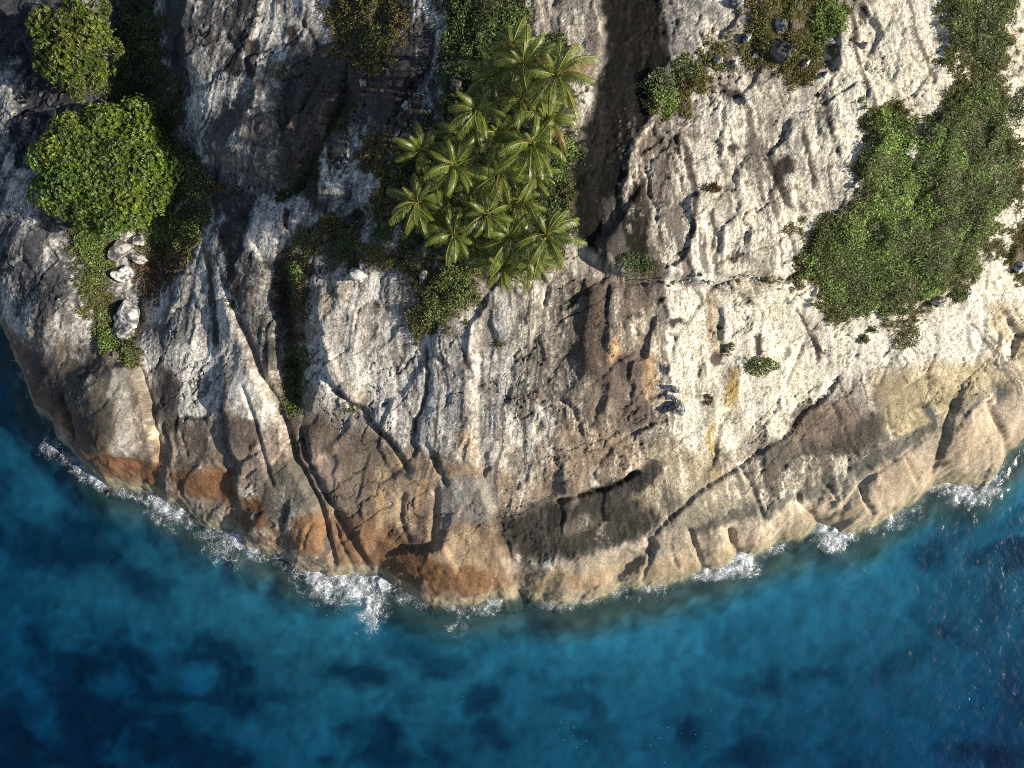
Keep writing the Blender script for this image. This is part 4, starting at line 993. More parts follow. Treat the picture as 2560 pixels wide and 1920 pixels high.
def build_patch(name, kind, poly, hmax, label):
    p = np.array(poly, float)
    u0, v0 = p.min(0) - 24; u1, v1 = p.max(0) + 24
    v0 = max(v0, -110)
    area_px = (u1 - u0) * (v1 - v0)
    dens = {'green': 105, 'flower': 95, 'shade': 75, 'dry': 20, 'heath': 40, 'moss': 24}[kind]
    n = int(area_px * 0.0018 * dens)
    u = rng.uniform(u0, u1, n); v = rng.uniform(v0, v1, n)
    ins, ed = in_poly(u, v, poly)
    nz = fbm(u / 26, v / 26, 3, 411)
    sd = np.where(ins, ed, -ed) + (42 * nz + 16 * fbm(u / 9, v / 9, 2, 413)) * (1.0 if min(np.ptp(p, axis=0)) > 110 else 0.5) + rng.normal(0, 5, n)
    keep = (sd > 0)
    gaps = fbm(u / 34, v / 34, 2, 421)
    if kind in ('dry', 'heath', 'moss'): keep &= gaps > -0.42 + rng.normal(0, 0.12, n)
    u, v, sd = u[keep], v[keep], np.maximum(sd[keep], 0)
    x, y, z = place(u, v)
    tonec = np.ones(len(x)); spec = np.zeros(len(x))
    if kind in ('green', 'flower', 'shade'):                     # separate rounded clumps
        nc = max(10, int(len(x) / {'green': 105, 'flower': 95, 'shade': 75}[kind] / 1.5))
        pick = rng.choice(len(x), min(nc, len(x)), replace=False)
        bd = np.full(len(x), 1e9); bi = np.zeros(len(x), int)
        cr_ = rng.uniform(0.75, 1.7, len(pick))
        for q_, pi_ in enumerate(pick):
            dd = ((x - x[pi_]) ** 2 + (y - y[pi_]) ** 2) / cr_[q_] ** 2
            k_ = dd < bd; bd[k_] = dd[k_]; bi[k_] = q_
        hum = np.sqrt(np.clip(1.02 - bd, 0.02, 1)) * (0.35 + 0.75 * cr_[bi] / 1.3) * rng.uniform(0.75, 1.2, len(pick))[bi]
        tonec = rng.uniform(0.62, 1.4, len(pick))[bi]; spec = rng.uniform(0, 1, len(pick))[bi]
    else:
        hum = 0.60 + 1.5 * fbm(x / 1.5, y / 1.5, 2, 431) + 0.5 * fbm(x / 4.5, y / 4.5, 2, 441)
    hc = hmax * np.clip(hum, 0.08, 1.6) * (0.25 + 0.75 * sstep(0, 30, sd))
    parts = []
    if kind in ('green', 'flower', 'shade'):
        m = len(u)
        hc = np.maximum(hc, 0.1)
        q = rng.uniform(0, 1, m) ** 0.6
        P = np.stack([x, y, z + 0.05 + hc * q], 1)
        dr = unit(sphere_dirs(m) * (1, 1, 0.45) + (0, 0, 0.25)); nr = unit(rng.normal(0, 0.55, (m, 3)) + (0, 0, 1))
        big_n = fbm(x / 2.6, y / 2.6, 3, 451)
        col = pick_col({'green': 'green', 'flower': 'flower', 'shade': 'shade'}[kind], m, big_n)
        zone = np.clip(fbm(x / 5.5, y / 5.5, 2, 455) * 1.8, 0, 0.8)[:, None] * (kind == 'green')
        col = col * (1 - zone) + pick_col('flower', m, big_n) * zone
        col = col * rng.uniform(0.55, 1.5, (m, 1)) * tonec[:, None]
        br_ = (spec > 0.86)[:, None] * (0.55 if kind == 'green' else 0.3)
        col = col * (1 - br_) + pick_col('olive', m) * br_
        dk_ = (spec < 0.14)[:, None] * 0.45
        col = col * (1 - dk_)
        edge = sstep(40, 4, sd + 22 * big_n)[:, None] * (0.75 if kind != 'shade' else 0.2)
        col = col * (1 - edge) + pick_col('olive', m) * edge
        fp = fbm(x / 3.1, y / 3.1, 2, 461)
        fl_ = (rng.uniform(0, 1, m) < np.where(fp > 0.12, 0.20, 0.012)) & (q > 0.7)
        if kind == 'shade': fl_ &= rng.uniform(0, 1, m) < 0.3
        col[fl_] = np.array((0.46, 0.44, 0.34)) * rng.uniform(0.6, 1.1, (fl_.sum(), 1))
        L = rng.uniform(0.15, 0.32, m); L[fl_] *= 0.6
        parts.append(leaf_quads(P, dr, nr, L, L * rng.uniform(0.45, 0.7, m), col))
        k = rng.uniform(0, 1, m) < np.clip(edge[:, 0], 0.02, 1) * 0.30
        if k.sum() > 3: parts.append(grass_blades(x[k], y[k], z[k], 'dry', 0.5, 6))
    else:
        if kind == 'heath':
            m = len(u); P = np.stack([x, y, z + 0.03 + hc * rng.uniform(0, 1, m) ** 0.6], 1)
            parts.append(leaf_quads(P, sphere_dirs(m) + (0, 0, .3), unit(rng.normal(0, 0.6, (m, 3)) + (0, 0, 1)), rng.uniform(0.12, 0.26, m), rng.uniform(0.05, 0.11, m), pick_col('heath', m, fbm(x / 2, y / 2, 2, 471))))
        kk = 'dry' if kind != 'moss' else 'moss'
        t = rng.uniform(0, 1, len(u)) < (0.35 if kind == 'heath' else 1.0)
        parts.append(grass_blades(x[t], y[t], z[t] + 0.02, kk if kind != 'heath' else 'heath', (0.25 + 0.6 * hc)[t], 9))
        if kind == 'dry':                                       # leafy clumps among the grass
            g = (fbm(u / 40, v / 40, 2, 481) > 0.02)
            idx = np.repeat(np.nonzero(g)[0], 4)
            m = len(idx); P = np.stack([x[idx], y[idx], z[idx]], 1) + rng.normal(0, 0.16, (m, 3)) * (1, 1, 0) + np.stack([np.zeros(m), np.zeros(m), 0.1 + hc[idx] * rng.uniform(0.1, 1, m)], 1)
            col = pick_col('olive', m)
            f2 = rng.uniform(0, 1, m) < 0.06; col[f2] = (0.42, 0.40, 0.30)
            L = rng.uniform(0.13, 0.28, m)
            parts.append(leaf_quads(P, sphere_dirs(m) + (0, 0, .3), unit(rng.normal(0, 0.5, (m, 3)) + (0, 0, 1)), L, L * 0.55, col))
    V, F, Cc = merge(parts)
    me = np_mesh(name, V, F, False); set_color(me, Cc)
    add_obj(name, me, M_SCRUB if kind in ('green', 'flower', 'shade') else M_GRASS, kind='stuff', label=label, category='grass' if kind in ('dry', 'moss') else 'ground cover')
for q in VEG: build_patch(*q)

def tube(path, rad, seg=8):
    path = np.array(path, float); n = len(path)
    V, F = [], []
    for i in range(n):
        t = unit(path[min(i + 1, n - 1)] - path[max(i - 1, 0)])
        a = np.array((1.0, 0, 0)) if abs(t[0]) < 0.8 else np.array((0, 1.0, 0))
        s = unit(np.cross(t, a)); w = np.cross(t, s)
        for k in range(seg):
            g = 2 * np.pi * k / seg
            V.append(path[i] + rad[i] * (math.cos(g) * s + math.sin(g) * w))
    for i in range(n - 1):
        for k in range(seg):
            F.append((i * seg + k, i * seg + (k + 1) % seg, (i + 1) * seg + (k + 1) % seg, (i + 1) * seg + k))
    return np.array(V), np.array(F, np.int32)

def join_tubes(ts):
    V, F, k = [], [], 0
    for v, f in ts: V.append(v); F.append(f + k); k += len(v)
    return np.concatenate(V), np.concatenate(F)

def thing(name, loc, label, cat, group=None):
    o = add_obj(name, None); o.location = loc; o['label'] = label; o['category'] = cat
    if group: o['group'] = group
    return o

# ---- the two broadleaf trees
def broadleaf(u, v, ru, rv, height, label, seed, nblob):
    global rng
    rng = np.random.default_rng(seed)
    cx, cy, gz = [float(q) for q in place(np.array([u]), np.array([v]), height * 0.75)]if False else [float(q[0]) for q in place(np.array([u], float), np.array([v], float), height * 0.72)]
    k = (CAM_H - gz - height * 0.72) / FPX
    ax_, ay_ = ru * k, rv * k
    t = thing('broadleaf_tree', (cx, cy, gz), label, 'tree', 'broadleaf trees in the gully')
    limbs = [tube([(0, 0, -0.4), (0.1, 0.05, height * 0.25), (0.0, 0.15, height * 0.45)], [0.42, 0.34, 0.28])]
    blobs = []
    for i in range(nblob):
        r = math.sqrt((i + 0.5) / nblob); a = i * 2.39996 + rng.uniform(-.25, .25)
        wob_ = 1 + 0.12 * math.sin(3 * a + seed) + 0.10 * math.sin(5 * a + 2) + 0.07 * math.sin(9 * a)
        bx, by = ax_ * 0.86 * r * math.cos(a) * wob_, ay_ * 0.86 * r * math.sin(a) * wob_
        bz = height * (0.62 + 0.33 * math.sqrt(max(0, 1 - r * r))) + rng.uniform(-0.8, 0.7)
        br = rng.uniform(0.16, 0.25) * min(ax_, ay_) * (1.1 - 0.25 * r)
        blobs.append((bx, by, bz, br))
        if i % 3 == 0:
            limbs.append(tube([(0, 0.15, height * 0.42), (bx * 0.45, by * 0.45, height * 0.52), (bx, by, bz - br * 0.3)], [0.2, 0.12, 0.04], 6))
    V, F = join_tubes(limbs)
    add_obj('trunk', np_mesh('trunk', V, F), M_BARK, t)
    parts = []
    for bx, by, bz, br in blobs:
        n = int(92 * br * br) + 18
        d = sphere_dirs(n); d[:, 2] = np.abs(d[:, 2]) * 1.1 - 0.25; d = unit(d)
        rr = br * (1 + 0.3 * rng.normal(0, 0.5, n))
        P = np.array((bx, by, bz)) + d * rr[:, None] * (1.1, 1.1, 0.72)
        per = 7
        tone = rng.uniform(0.45, 1.3, n) * rng.uniform(0.65, 1.25)
        warm_ = rng.uniform(0.9, 1.2)
        yl = rng.uniform(0, 1, n) < 0.10
        Pp = np.repeat(P, per, 0); ax2 = np.repeat(unit(d + (0.25, -0.1, 0.55)), per, 0)
        s0 = unit(np.cross(ax2, (0.31, 0.95, 0.1))); s1_ = np.cross(ax2, s0)
        g = np.tile(np.arange(per) * 2 * np.pi / per, n) + np.repeat(rng.uniform(0, 6, n), per)
        tilt = rng.uniform(0.15, 0.7, n * per)[:, None]
        dr = s0 * np.cos(g)[:, None] + s1_ * np.sin(g)[:, None] + ax2 * tilt
        col = pick_col('tree', n * per, w=(0.42, 0.26, 0.26, 0.06)) * np.repeat(tone, per)[:, None] * (warm_, 1.0, 1.0)
        col[np.repeat(yl, per)] *= 1.35
        L = rng.uniform(0.19, 0.37, n * per)
        parts.append(leaf_quads(Pp, dr, ax2, L, L * 0.42, np.clip(col, 0.01, 0.5)))
    n = int(ax_ * ay_ * 3.14 * 11)                      # inner leaves that close the crown
    a = rng.uniform(0, 6.283, n); r = np.sqrt(rng.uniform(0, 0.86, n))
    P = np.stack([ax_ * r * np.cos(a), ay_ * r * np.sin(a), height * (0.50 + 0.32 * np.sqrt(1 - r * r)) + rng.uniform(-0.6, 0.15, n)], 1)
    L = rng.uniform(0.3, 0.5, n)
    parts.append(leaf_quads(P, sphere_dirs(n) * (1, 1, .4), unit(rng.normal(0, 0.35, (n, 3)) + (0, 0, 1)), L, L * 0.5, pick_col('tree', n)))
    V, F, Cc = merge(parts)
    me = np_mesh('crown', V, F, False); set_color(me, Cc)
    add_obj('crown', me, M_LEAF, t)
broadleaf(262, 425, 186, 162, 5.6, 'large broadleaf tree with wide domed green crown in the left gully', 11, 64)
broadleaf(187, 122, 112, 122, 5.4, 'smaller brighter broadleaf tree at the upper left, above the large one', 12, 40)

# ---- coconut palms
def frond_mesh(name, e0, droop, sag, seed, dead=False):
    """a feather leaf of unit length along +X: midrib plus two rows of leaflets"""
    r_ = np.random.default_rng(seed)
    nseg = 16; ts = np.linspace(0, 1, nseg + 1); p = [np.zeros(3)]
    side = r_.normal(0, 0.16)
    for t in ts[:-1]:
        el = R(e0) - R(droop) * (t + 0.03) ** 1.25; az = side * t
        p.append(p[-1] + np.array((math.cos(el) * math.cos(az), math.cos(el) * math.sin(az), math.sin(el))) / nseg)
    p = np.array(p)
    V, F, C = [], [], []
    tv, tf = tube(p, [0.016 * (1 - 0.85 * t) + 0.002 for t in ts], 4)
    rc = (0.30, 0.27, 0.055) if not dead else (0.33, 0.19, 0.06)
    rib = np_mesh('midrib', tv, tf); set_color(rib, np.tile(np.array(rc), (len(tv), 1))); rib.materials.append(M_PALM); k = 0
    n = 54
    tl = np.linspace(0.17, 0.995, n)
    idx = np.clip((tl * nseg).astype(int), 0, nseg - 1); fr = tl * nseg - idx
    base = p[idx] * (1 - fr[:, None]) + p[idx + 1] * fr[:, None]
    tan = unit(p[idx + 1] - p[idx]); sd = unit(np.cross((0, 0, 1.0), tan)); up = np.cross(tan, sd)
    for s in (-1, 1):
        ln = (r_.uniform(0.21, 0.27) * np.sin(np.pi * (0.10 + 0.80 * tl)) ** 0.8 * (1 - 0.35 * tl) + 0.035) * r_.uniform(0.82, 1.08, n)
        sweep = 0.55 + 0.75 * tl + r_.normal(0, 0.06, n); hang = sag + 0.25 * tl + r_.normal(0, 0.10, n)
        d = unit(sd * s + tan * sweep[:, None] - up * hang[:, None])
        w = 0.0066 * (1.1 - 0.35 * tl)[:, None]
        mid = base + d * ln[:, None] * 0.55 + up * 0.012; tip = base + d * ln[:, None] - np.array((0, 0, 1)) * ln[:, None] * 0.30
        A = base - tan * w; B_ = base + tan * w; Cm = mid + tan * w * 0.9; Dm = mid - tan * w * 0.9
        V.append(np.stack([A, B_, Cm, Dm], 1).reshape(-1, 3)); F.append(np.arange(n * 4).reshape(n, 4) + k); k += n * 4
        V.append(np.stack([Dm, Cm, tip + tan * 0.002, tip - tan * 0.002], 1).reshape(-1, 3)); F.append(np.arange(n * 4).reshape(n, 4) + k); k += n * 4
        g = r_.uniform(0.55, 1.35, n)[:, None]
        c0 = np.array((0.135, 0.170, 0.026)) * g; c1 = np.array((0.31, 0.31, 0.07)) * g
        if dead: c0 = np.array((0.26, 0.14, 0.035)) * g; c1 = np.array((0.36, 0.19, 0.05)) * g
        yel = (0.10 + 0.5 * np.clip(tl - 0.7, 0, 1) * 2)[:, None]
        C.append(np.repeat(c0 * (1 - yel * 0.4) + c1 * yel * 0.4, 4, 0))
        C.append(np.repeat(c0 * (1 - yel) + c1 * yel, 4, 0))
    me = np_mesh(name, np.concatenate(V), np.concatenate(F), False)
    set_color(me, np.concatenate(C)); me.materials.append(M_PALM)
    RIBS[me] = rib
    return me
RIBS = {}
FRONDS = {'spear': [frond_mesh('frond', 82, 40, 0.2, 1), frond_mesh('frond', 74, 55, 0.25, 2)],
          'young': [frond_mesh('frond', 56, 82, 0.30, 3), frond_mesh('frond', 50, 88, 0.38, 4), frond_mesh('frond', 60, 95, 0.34, 5)],
          'mid': [frond_mesh('frond', 32, 84, 0.42, 6), frond_mesh('frond', 26, 78, 0.50, 7), frond_mesh('frond', 36, 98, 0.46, 8)],
          'old': [frond_mesh('frond', 4, 66, 0.62, 9), frond_mesh('frond', -6, 60, 0.72, 10)],
          'dead': [frond_mesh('frond', -14, 50, 0.8, 11, True), frond_mesh('frond', 8, 70, 0.6, 12, True)]}
nutm = np_mesh('coconut', *[q for q in (lambda b: (np.array([v.co[:] for v in b.verts]) * (0.13, 0.13, 0.16), np.array([[v.index for v in f.verts] for f in b.faces])))(
    (lambda b: (__import__('bmesh').ops.create_icosphere(b, subdivisions=2, radius=1.0), b.verts.ensure_lookup_table(), b)[2])(__import__('bmesh').new()))])
set_color(nutm, np.tile(np.array((0.20, 0.16, 0.05)), (len(nutm.vertices), 1))); nutm.materials.append(M_PALM)

PALMS = [  # map place of the crown, frond reach in map pixels, height, dead fronds, label
 (1390, 190, 116, 9.5, 3, 'largest coconut palm with orange tipped fronds at the upper right of the grove'),
 (1307, 160, 88, 8.0, 1, 'coconut palm at the top edge of the grove, left of the largest'),
 (1236, 180, 92, 6.5, 0, 'dim shaded coconut palm at the top left of the grove'),
 (1195, 275, 98, 7.5, 0, 'coconut palm on the upper left flank, beside the dark boulder'),
 (1301, 248, 86, 7.5, 1, 'coconut palm in the middle of the upper grove'),
 (1366, 300, 80, 6.5, 1, 'coconut palm half hidden just below the largest one'),
 (1054, 377, 82, 6.5, 0, 'coconut palm standing apart at the upper left of the grove'),
 (1136, 415, 100, 7.5, 0, 'broad coconut palm near the left of the grove centre'),
 (1331, 360, 100, 8.0, 0, 'coconut palm at the right middle beside the shiny green bush'),
 (1250, 432, 90, 6.5, 0, 'coconut palm in the very centre of the grove'),
 (1044, 506, 84, 6.5, 0, 'leftmost low coconut palm above the pale rock terrace'),
 (1217, 536, 78, 7.0, 0, 'compact upright coconut palm with broad leaflets, lower centre'),
 (1296, 500, 78, 5.0, 0, 'short coconut palm in shadow between taller lower palms'),
 (1134, 586, 82, 6.5, 0, 'coconut palm at the lower left above the flowering bushes'),
 (1277, 594, 94, 7.0, 0, 'coconut palm left of the lower right one'),
 (1366, 588, 104, 7.5, 0, 'coconut palm at the lower right beside the black rock slab'),
 (1256, 668, 100, 7.0, 1, 'lowest coconut palm hanging over white rock'),
 (1278, 118, 74, 6.0, 0, 'small coconut palm at the very top of the grove'),
 (1348, 236, 80, 6.5, 1, 'small coconut palm tucked left under the largest one'),
 (1160, 335, 78, 5.5, 0, 'shaded coconut palm below the dark boulder'),
 (1248, 335, 86, 6.5, 0, 'coconut palm between the upper and middle palms'),
 (1098, 458, 74, 5.0, 0, 'small coconut palm between the two leftmost palms'),
 (1186, 472, 80, 6.0, 0, 'coconut palm just below the broad left centre palm'),
 (1336, 442, 80, 6.0, 1, 'coconut palm at the right edge beside the round green bush'),
 (1190, 622, 70, 5.0, 0, 'low young coconut palm above the glossy green bush'),
 (1322, 652, 78, 5.5, 0, 'low coconut palm right of the lowest one'),
 (1090, 548, 70, 5.5, 1, 'small coconut palm below the leftmost low palm'),
]
def build_palm(i, u, v, reach, h, ndead, label):
    r_ = np.random.default_rng(500 + i)
    reach = reach * 0.80 * r_.uniform(0.84, 1.12)
    tilt = Euler((r_.normal(0, 0.16), r_.normal(0, 0.16), 0)).to_matrix()
    cx, cy, gz = [float(q[0]) for q in place(np.array([u], float), np.array([v], float), h)]
    k = (CAM_H - gz - h) / FPX
    L = reach * k * 1.30
    bx, by = r_.uniform(-0.9, 0.9), r_.uniform(-0.6, 1.0)
    gz2 = float(ground(np.array([cx + bx]), np.array([cy + by]))[0])
    t = thing('coconut_palm', (cx + bx, cy + by, gz2), label, 'palm tree', 'coconut palms of the grove')
    top_ = np.array((-bx, -by, gz + h - gz2))
    path = [np.array((0, 0, -0.5)) * (1 - s) + top_ * s + np.array((bx, by, 0)) * 0.35 * math.sin(math.pi * s) for s in np.linspace(0, 1, 9)]
    path[0] = np.array((0, 0, -0.5))
    V, F = tube(path, [0.24 - 0.11 * s for s in np.linspace(0, 1, 9)], 9)
    add_obj('trunk', np_mesh('trunk', V, F), M_BARK, t)
    order = ['spear'] * 2 + ['young'] * 5 + ['mid'] * 7 + ['old'] * 4 + ['dead'] * ndead
    for q, kd in enumerate(order):
        me = FRONDS[kd][int(r_.integers(len(FRONDS[kd])))]
        f = add_obj('frond', me, None, t); add_obj('midrib', RIBS[me], None, f)
        a = q * 2.39996 + r_.uniform(-0.25, 0.25)
        if kd == 'dead': a = r_.uniform(-0.9, 0.6)
        s = L * r_.uniform(0.66, 1.15) * {'spear': 0.62, 'young': 0.92, 'mid': 1.04, 'old': 0.98, 'dead': 0.95}[kd]
        f.location = tuple(top_ + (0.08 * math.cos(a), 0.08 * math.sin(a), {'spear': .15, 'young': .1, 'mid': 0, 'old': -.12, 'dead': -.2}[kd]))
        f.rotation_euler = (tilt @ Euler((r_.uniform(-0.4, 0.4), r_.uniform(-0.2, 0.2), a)).to_matrix()).to_euler(); f.scale = (s, s * r_.choice([-1, 1]), s)
    for q in range(4):
        c = add_obj('coconut', nutm, None, t)
        a = q * 1.7 + r_.uniform(0, 1); c.location = tuple(top_ + (0.26 * math.cos(a), 0.26 * math.sin(a), -0.25))
for i, q in enumerate(PALMS): build_palm(i, *q)

# ---- single shrubs and tufts
def shrub(name, u, v, ru, rv, h, kind, label, cat='shrub', group=None, pale=0.0, seed=0):
    r_ = np.random.default_rng(900 + seed)
    x0, y0, z0 = [float(q[0]) for q in place(np.array([u], float), np.array([v], float), h * 0.4)]
    k = (CAM_H - z0) / FPX; ax_, ay_ = ru * k, rv * k
    t = thing(name, (x0, y0, z0), label, cat, group)
    n = int(ax_ * ay_ * 3.14 * 105) + 60
    a = r_.uniform(0, 6.283, n); rr = np.sqrt(r_.uniform(0, 1, n))
    rr = rr * (1 + 0.14 * np.sin(3 * a + seed) + 0.10 * np.sin(5 * a + 2 * seed)) * r_.uniform(0.85, 1.1, n)
    px, py = ax_ * rr * np.cos(a), ay_ * rr * np.sin(a)
    hum = 0.75 + 0.5 * fbm((px + x0) / 0.8, (py + y0) / 0.8, 2, 600 + seed)
    gz = ground(px + x0, py + y0) - z0
    qd = r_.uniform(0, 1, n) ** 0.5
    pz = gz + 0.05 + h * hum * np.sqrt(np.clip(1.05 - rr * rr, 0.02, 1)) * qd
    col = pick_col(kind, n, fbm((px + x0) / 0.7, (py + y0) / 0.7, 2, 610 + seed))
    fl_ = (r_.uniform(0, 1, n) < pale) & (qd > 0.55); col[fl_] = np.array((0.48, 0.46, 0.36)) * r_.uniform(0.6, 1.1, (fl_.sum(), 1))
    L = r_.uniform(0.16, 0.30, n); L[fl_] *= 0.6
    V, F, Cc = leaf_quads(np.stack([px, py, pz], 1), sphere_dirs(n) * (1, 1, .5) + (0, 0, .25), unit(r_.normal(0, 0.5, (n, 3)) + (0, 0, 1)), L, L * 0.55, col)
    me = np_mesh('foliage', V, F, False); set_color(me, Cc)
    add_obj('foliage', me, M_SCRUB, t)
    tb_ = []
    for q in range(5):
        g = q * 1.26; e = np.array((ax_ * 0.6 * math.cos(g), ay_ * 0.6 * math.sin(g), 0)); e[2] = float(ground(np.array([x0 + e[0]]), np.array([y0 + e[1]]))[0]) - z0 + h * 0.5
        tb_.append(tube([(0, 0, -0.15), e * 0.5 + (0, 0, h * 0.2), e], [0.05, 0.035, 0.012], 5))
    V, F = join_tubes(tb_); add_obj('stem', np_mesh('stem', V, F), M_BARK, t)

def tuft(name, u, v, ru, rv, ln, kind, label, seed=0):
    r_ = np.random.default_rng(1200 + seed)
    x0, y0, z0 = [float(q[0]) for q in place(np.array([u], float), np.array([v], float))]
    k = (CAM_H - z0) / FPX; n = int(ru * rv * k * k * 30) + 16
    a = r_.uniform(0, 6.283, n); rr = np.sqrt(r_.uniform(0, 1, n))
    px, py = ru * k * rr * np.cos(a), rv * k * rr * np.sin(a)
    V, F, Cc = grass_blades(px, py, ground(px + x0, py + y0) - z0, kind, ln, 8)
    me = np_mesh(name, V, F, False); set_color(me, Cc)
    o = add_obj(name, me, M_GRASS, label=label, category='grass tuft'); o.location = (x0, y0, z0)

SHRUBS = [
 ('bush', 1592, 660, 42, 30, 0.9, 'shade', 'dark green bush at the foot of the black rock slab', 0.06),
 ('bush', 1905, 917, 42, 24, 1.2, 'tree', 'small rounded green bush alone on pale rock right of centre', 0.0),
 ('bush', 2268, 843, 34, 32, 1.4, 'olive', 'olive bush alone on the white rock below the creeper mat', 0.0),
 ('bush', 2160, 848, 14, 11, 0.4, 'olive', 'tiny olive bush left of the olive bush on white rock', 0.0),
 ('bush', 2404, 732, 30, 18, 0.8, 'shade', 'dark bush on the broken ledge below the creeper mat', 0.0),
 ('flowering_bush', 1655, 205, 42, 40, 1.1, 'flower', 'pale speckled bush beside the top of the black slab', 0.32),
 ('bush', 1668, 250, 36, 32, 1.2, 'green', 'deep green bush just below the pale speckled one', 0.05),
 ('flowering_bush', 1715, 170, 36, 26, 0.8, 'flower', 'grey green bush right of the pale speckled bush', 0.22),
 ('bush', 2072, 55, 44, 50, 1.2, 'green', 'bright green bush at the top right of the long grass', 0.02),
 ('flowering_bush', 360, 90, 44, 62, 1.2, 'flower', 'grey flowering bush in shade right of the smaller tree', 0.34),
 ('flowering_bush', 468, 425, 40, 46, 1.1, 'flower', 'white speckled bush at the right edge of the large tree', 0.34),
 ('flowering_bush', 245, 690, 30, 34, 0.9, 'flower', 'pale flowering bush left of the gully boulders', 0.32),
 ('bush', 222, 615, 34, 38, 1.0, 'green', 'green bush under the lower left edge of the large tree', 0.02),
 ('bush', 275, 845, 36, 30, 0.7, 'green', 'bright green bush below the split boulder', 0.0),
 ('bush', 405, 465, 56, 60, 2.2, 'tree', 'tall yellow green bush joined to the right side of the large tree', 0.02),
 ('bush', 372, 330, 50, 42, 1.8, 'tree', 'dim bush behind the upper right edge of the large tree', 0.0),
 ('bush', 410, 560, 52, 40, 1.2, 'green', 'light green bush right of the boulders under the large tree', 0.05),
 ('flowering_bush', 738, 985, 24, 34, 0.9, 'flower', 'white speckled bush at the bottom of the long crack', 0.4),
 ('flowering_bush', 1082, 778, 38, 40, 1.2, 'flower', 'large white speckled bush lower left of the palms', 0.34),
 ('bush', 1120, 700, 42, 34, 1.2, 'green', 'glossy green bush between the palms and the speckled bush', 0.10),
 ('bush', 1165, 735, 34, 32, 0.9, 'olive', 'olive bush right of the large speckled bush', 0.10),
 ('bush', 1412, 372, 30, 34, 1.4, 'green', 'shiny green bush at the right edge of the palm grove', 0.08),
 ('bush', 1398, 432, 28, 26, 1.0, 'green', 'round green bush under the shiny bush right of the palms', 0.04),
 ('flowering_bush', 1360, 470, 30, 22, 0.8, 'flower', 'dark bush with white specks under the right palms', 0.3),
 ('bush', 1408, 492, 18, 26, 0.9, 'olive', 'narrow yellow green bush on the edge of the black slab', 0.0),
 ('bush', 1280, 60, 38, 46, 1.2, 'green', 'yellow green bush at the top above the largest palm', 0.02),
 ('bush', 1385, 102, 24, 18, 0.8, 'shade', 'small dark bush behind the top of the largest palm', 0.05),
 ('bush', 1170, 30, 44, 40, 1.0, 'shade', 'dark bush at the top edge left of the yellow green one', 0.06),
 ('bush', 1190, 130, 46, 44, 0.9, 'shade', 'dark flecked bush above the shaded palm', 0.12),
 ('bush', 860, 620, 34, 26, 0.8, 'shade', 'dark green bush in the dry scrub left of the palms', 0.10),
 ('bush', 960, 585, 28, 22, 0.7, 'shade', 'dark bush between the dry scrub and the leftmost palm', 0.05),
 ('flowering_bush', 930, 110, 40, 44, 0.7, 'olive', 'olive speckled bush in the grass at the top middle', 0.16),
 ('bush', 735, 690, 28, 36, 0.7, 'green', 'green bush at the top of the long crack', 0.02),
 ('flowering_bush', 2345, 330, 52, 40, 0.9, 'flower', 'grey speckled bush on the upper edge of the creeper mat', 0.3),
 ('flowering_bush', 2178, 392, 34, 40, 0.8, 'flower', 'grey bush on the upper left edge of the creeper mat', 0.26),
 ('flowering_bush', 2085, 590, 46, 34, 0.8, 'flower', 'pale bush on the lower left edge of the creeper mat', 0.22),
 ('bush', 2550, 265, 22, 44, 1.0, 'shade', 'dark bush against the right edge of the picture', 0.0),
 ('bush', 2244, 735, 20, 16, 0.5, 'heath', 'reddish brown bush at the lower edge of the creeper mat', 0.0),
]
for i, q in enumerate(SHRUBS): shrub(*q[:8], cat='shrub', pale=q[8], seed=i)
TUFTS = [
 (1782, 470, 32, 10, 0.5, 'heath', 'rusty grass tuft in a dent of the streaked right face'),
 (1822, 872, 14, 18, 0.4, 'moss', 'small green tuft above the yellow stain'),
 (1768, 1000, 14, 16, 0.4, 'heath', 'brown tuft in the crack right of the perched stones'),
 (1975, 572, 22, 14, 0.5, 'dry', 'straw tuft left of the creeper mat on pale rock'),
 (1628, 682, 16, 14, 0.5, 'dry', 'straw tuft right of the bush at the black slab foot'),
 (880, 1018, 20, 16, 0.4, 'moss', 'green tuft in the curved crack of the middle face'),
 (1246, 858, 8, 9, 0.45, 'moss', 'small tuft alone below the lowest palm'),
 (578, 758, 10, 16, 0.4, 'moss', 'yellow green tuft at the top of the left crack'),
 (1842, 700, 10, 10, 0.4, 'dry', 'tiny straw tuft on the rubble ledge'),
 (1030, 800, 14, 26, 0.5, 'dry', 'dry tuft left of the large speckled bush'),
 (2180, 825, 18, 8, 0.4, 'shade', 'dark tuft on the white ledge under the creeper mat'),
 (702, 175, 30, 20, 0.4, 'dry', 'straw tuft on the dome right of the dark stains'),
]
for i, q in enumerate(TUFTS): tuft('grass_tuft', *q[:7], seed=i)

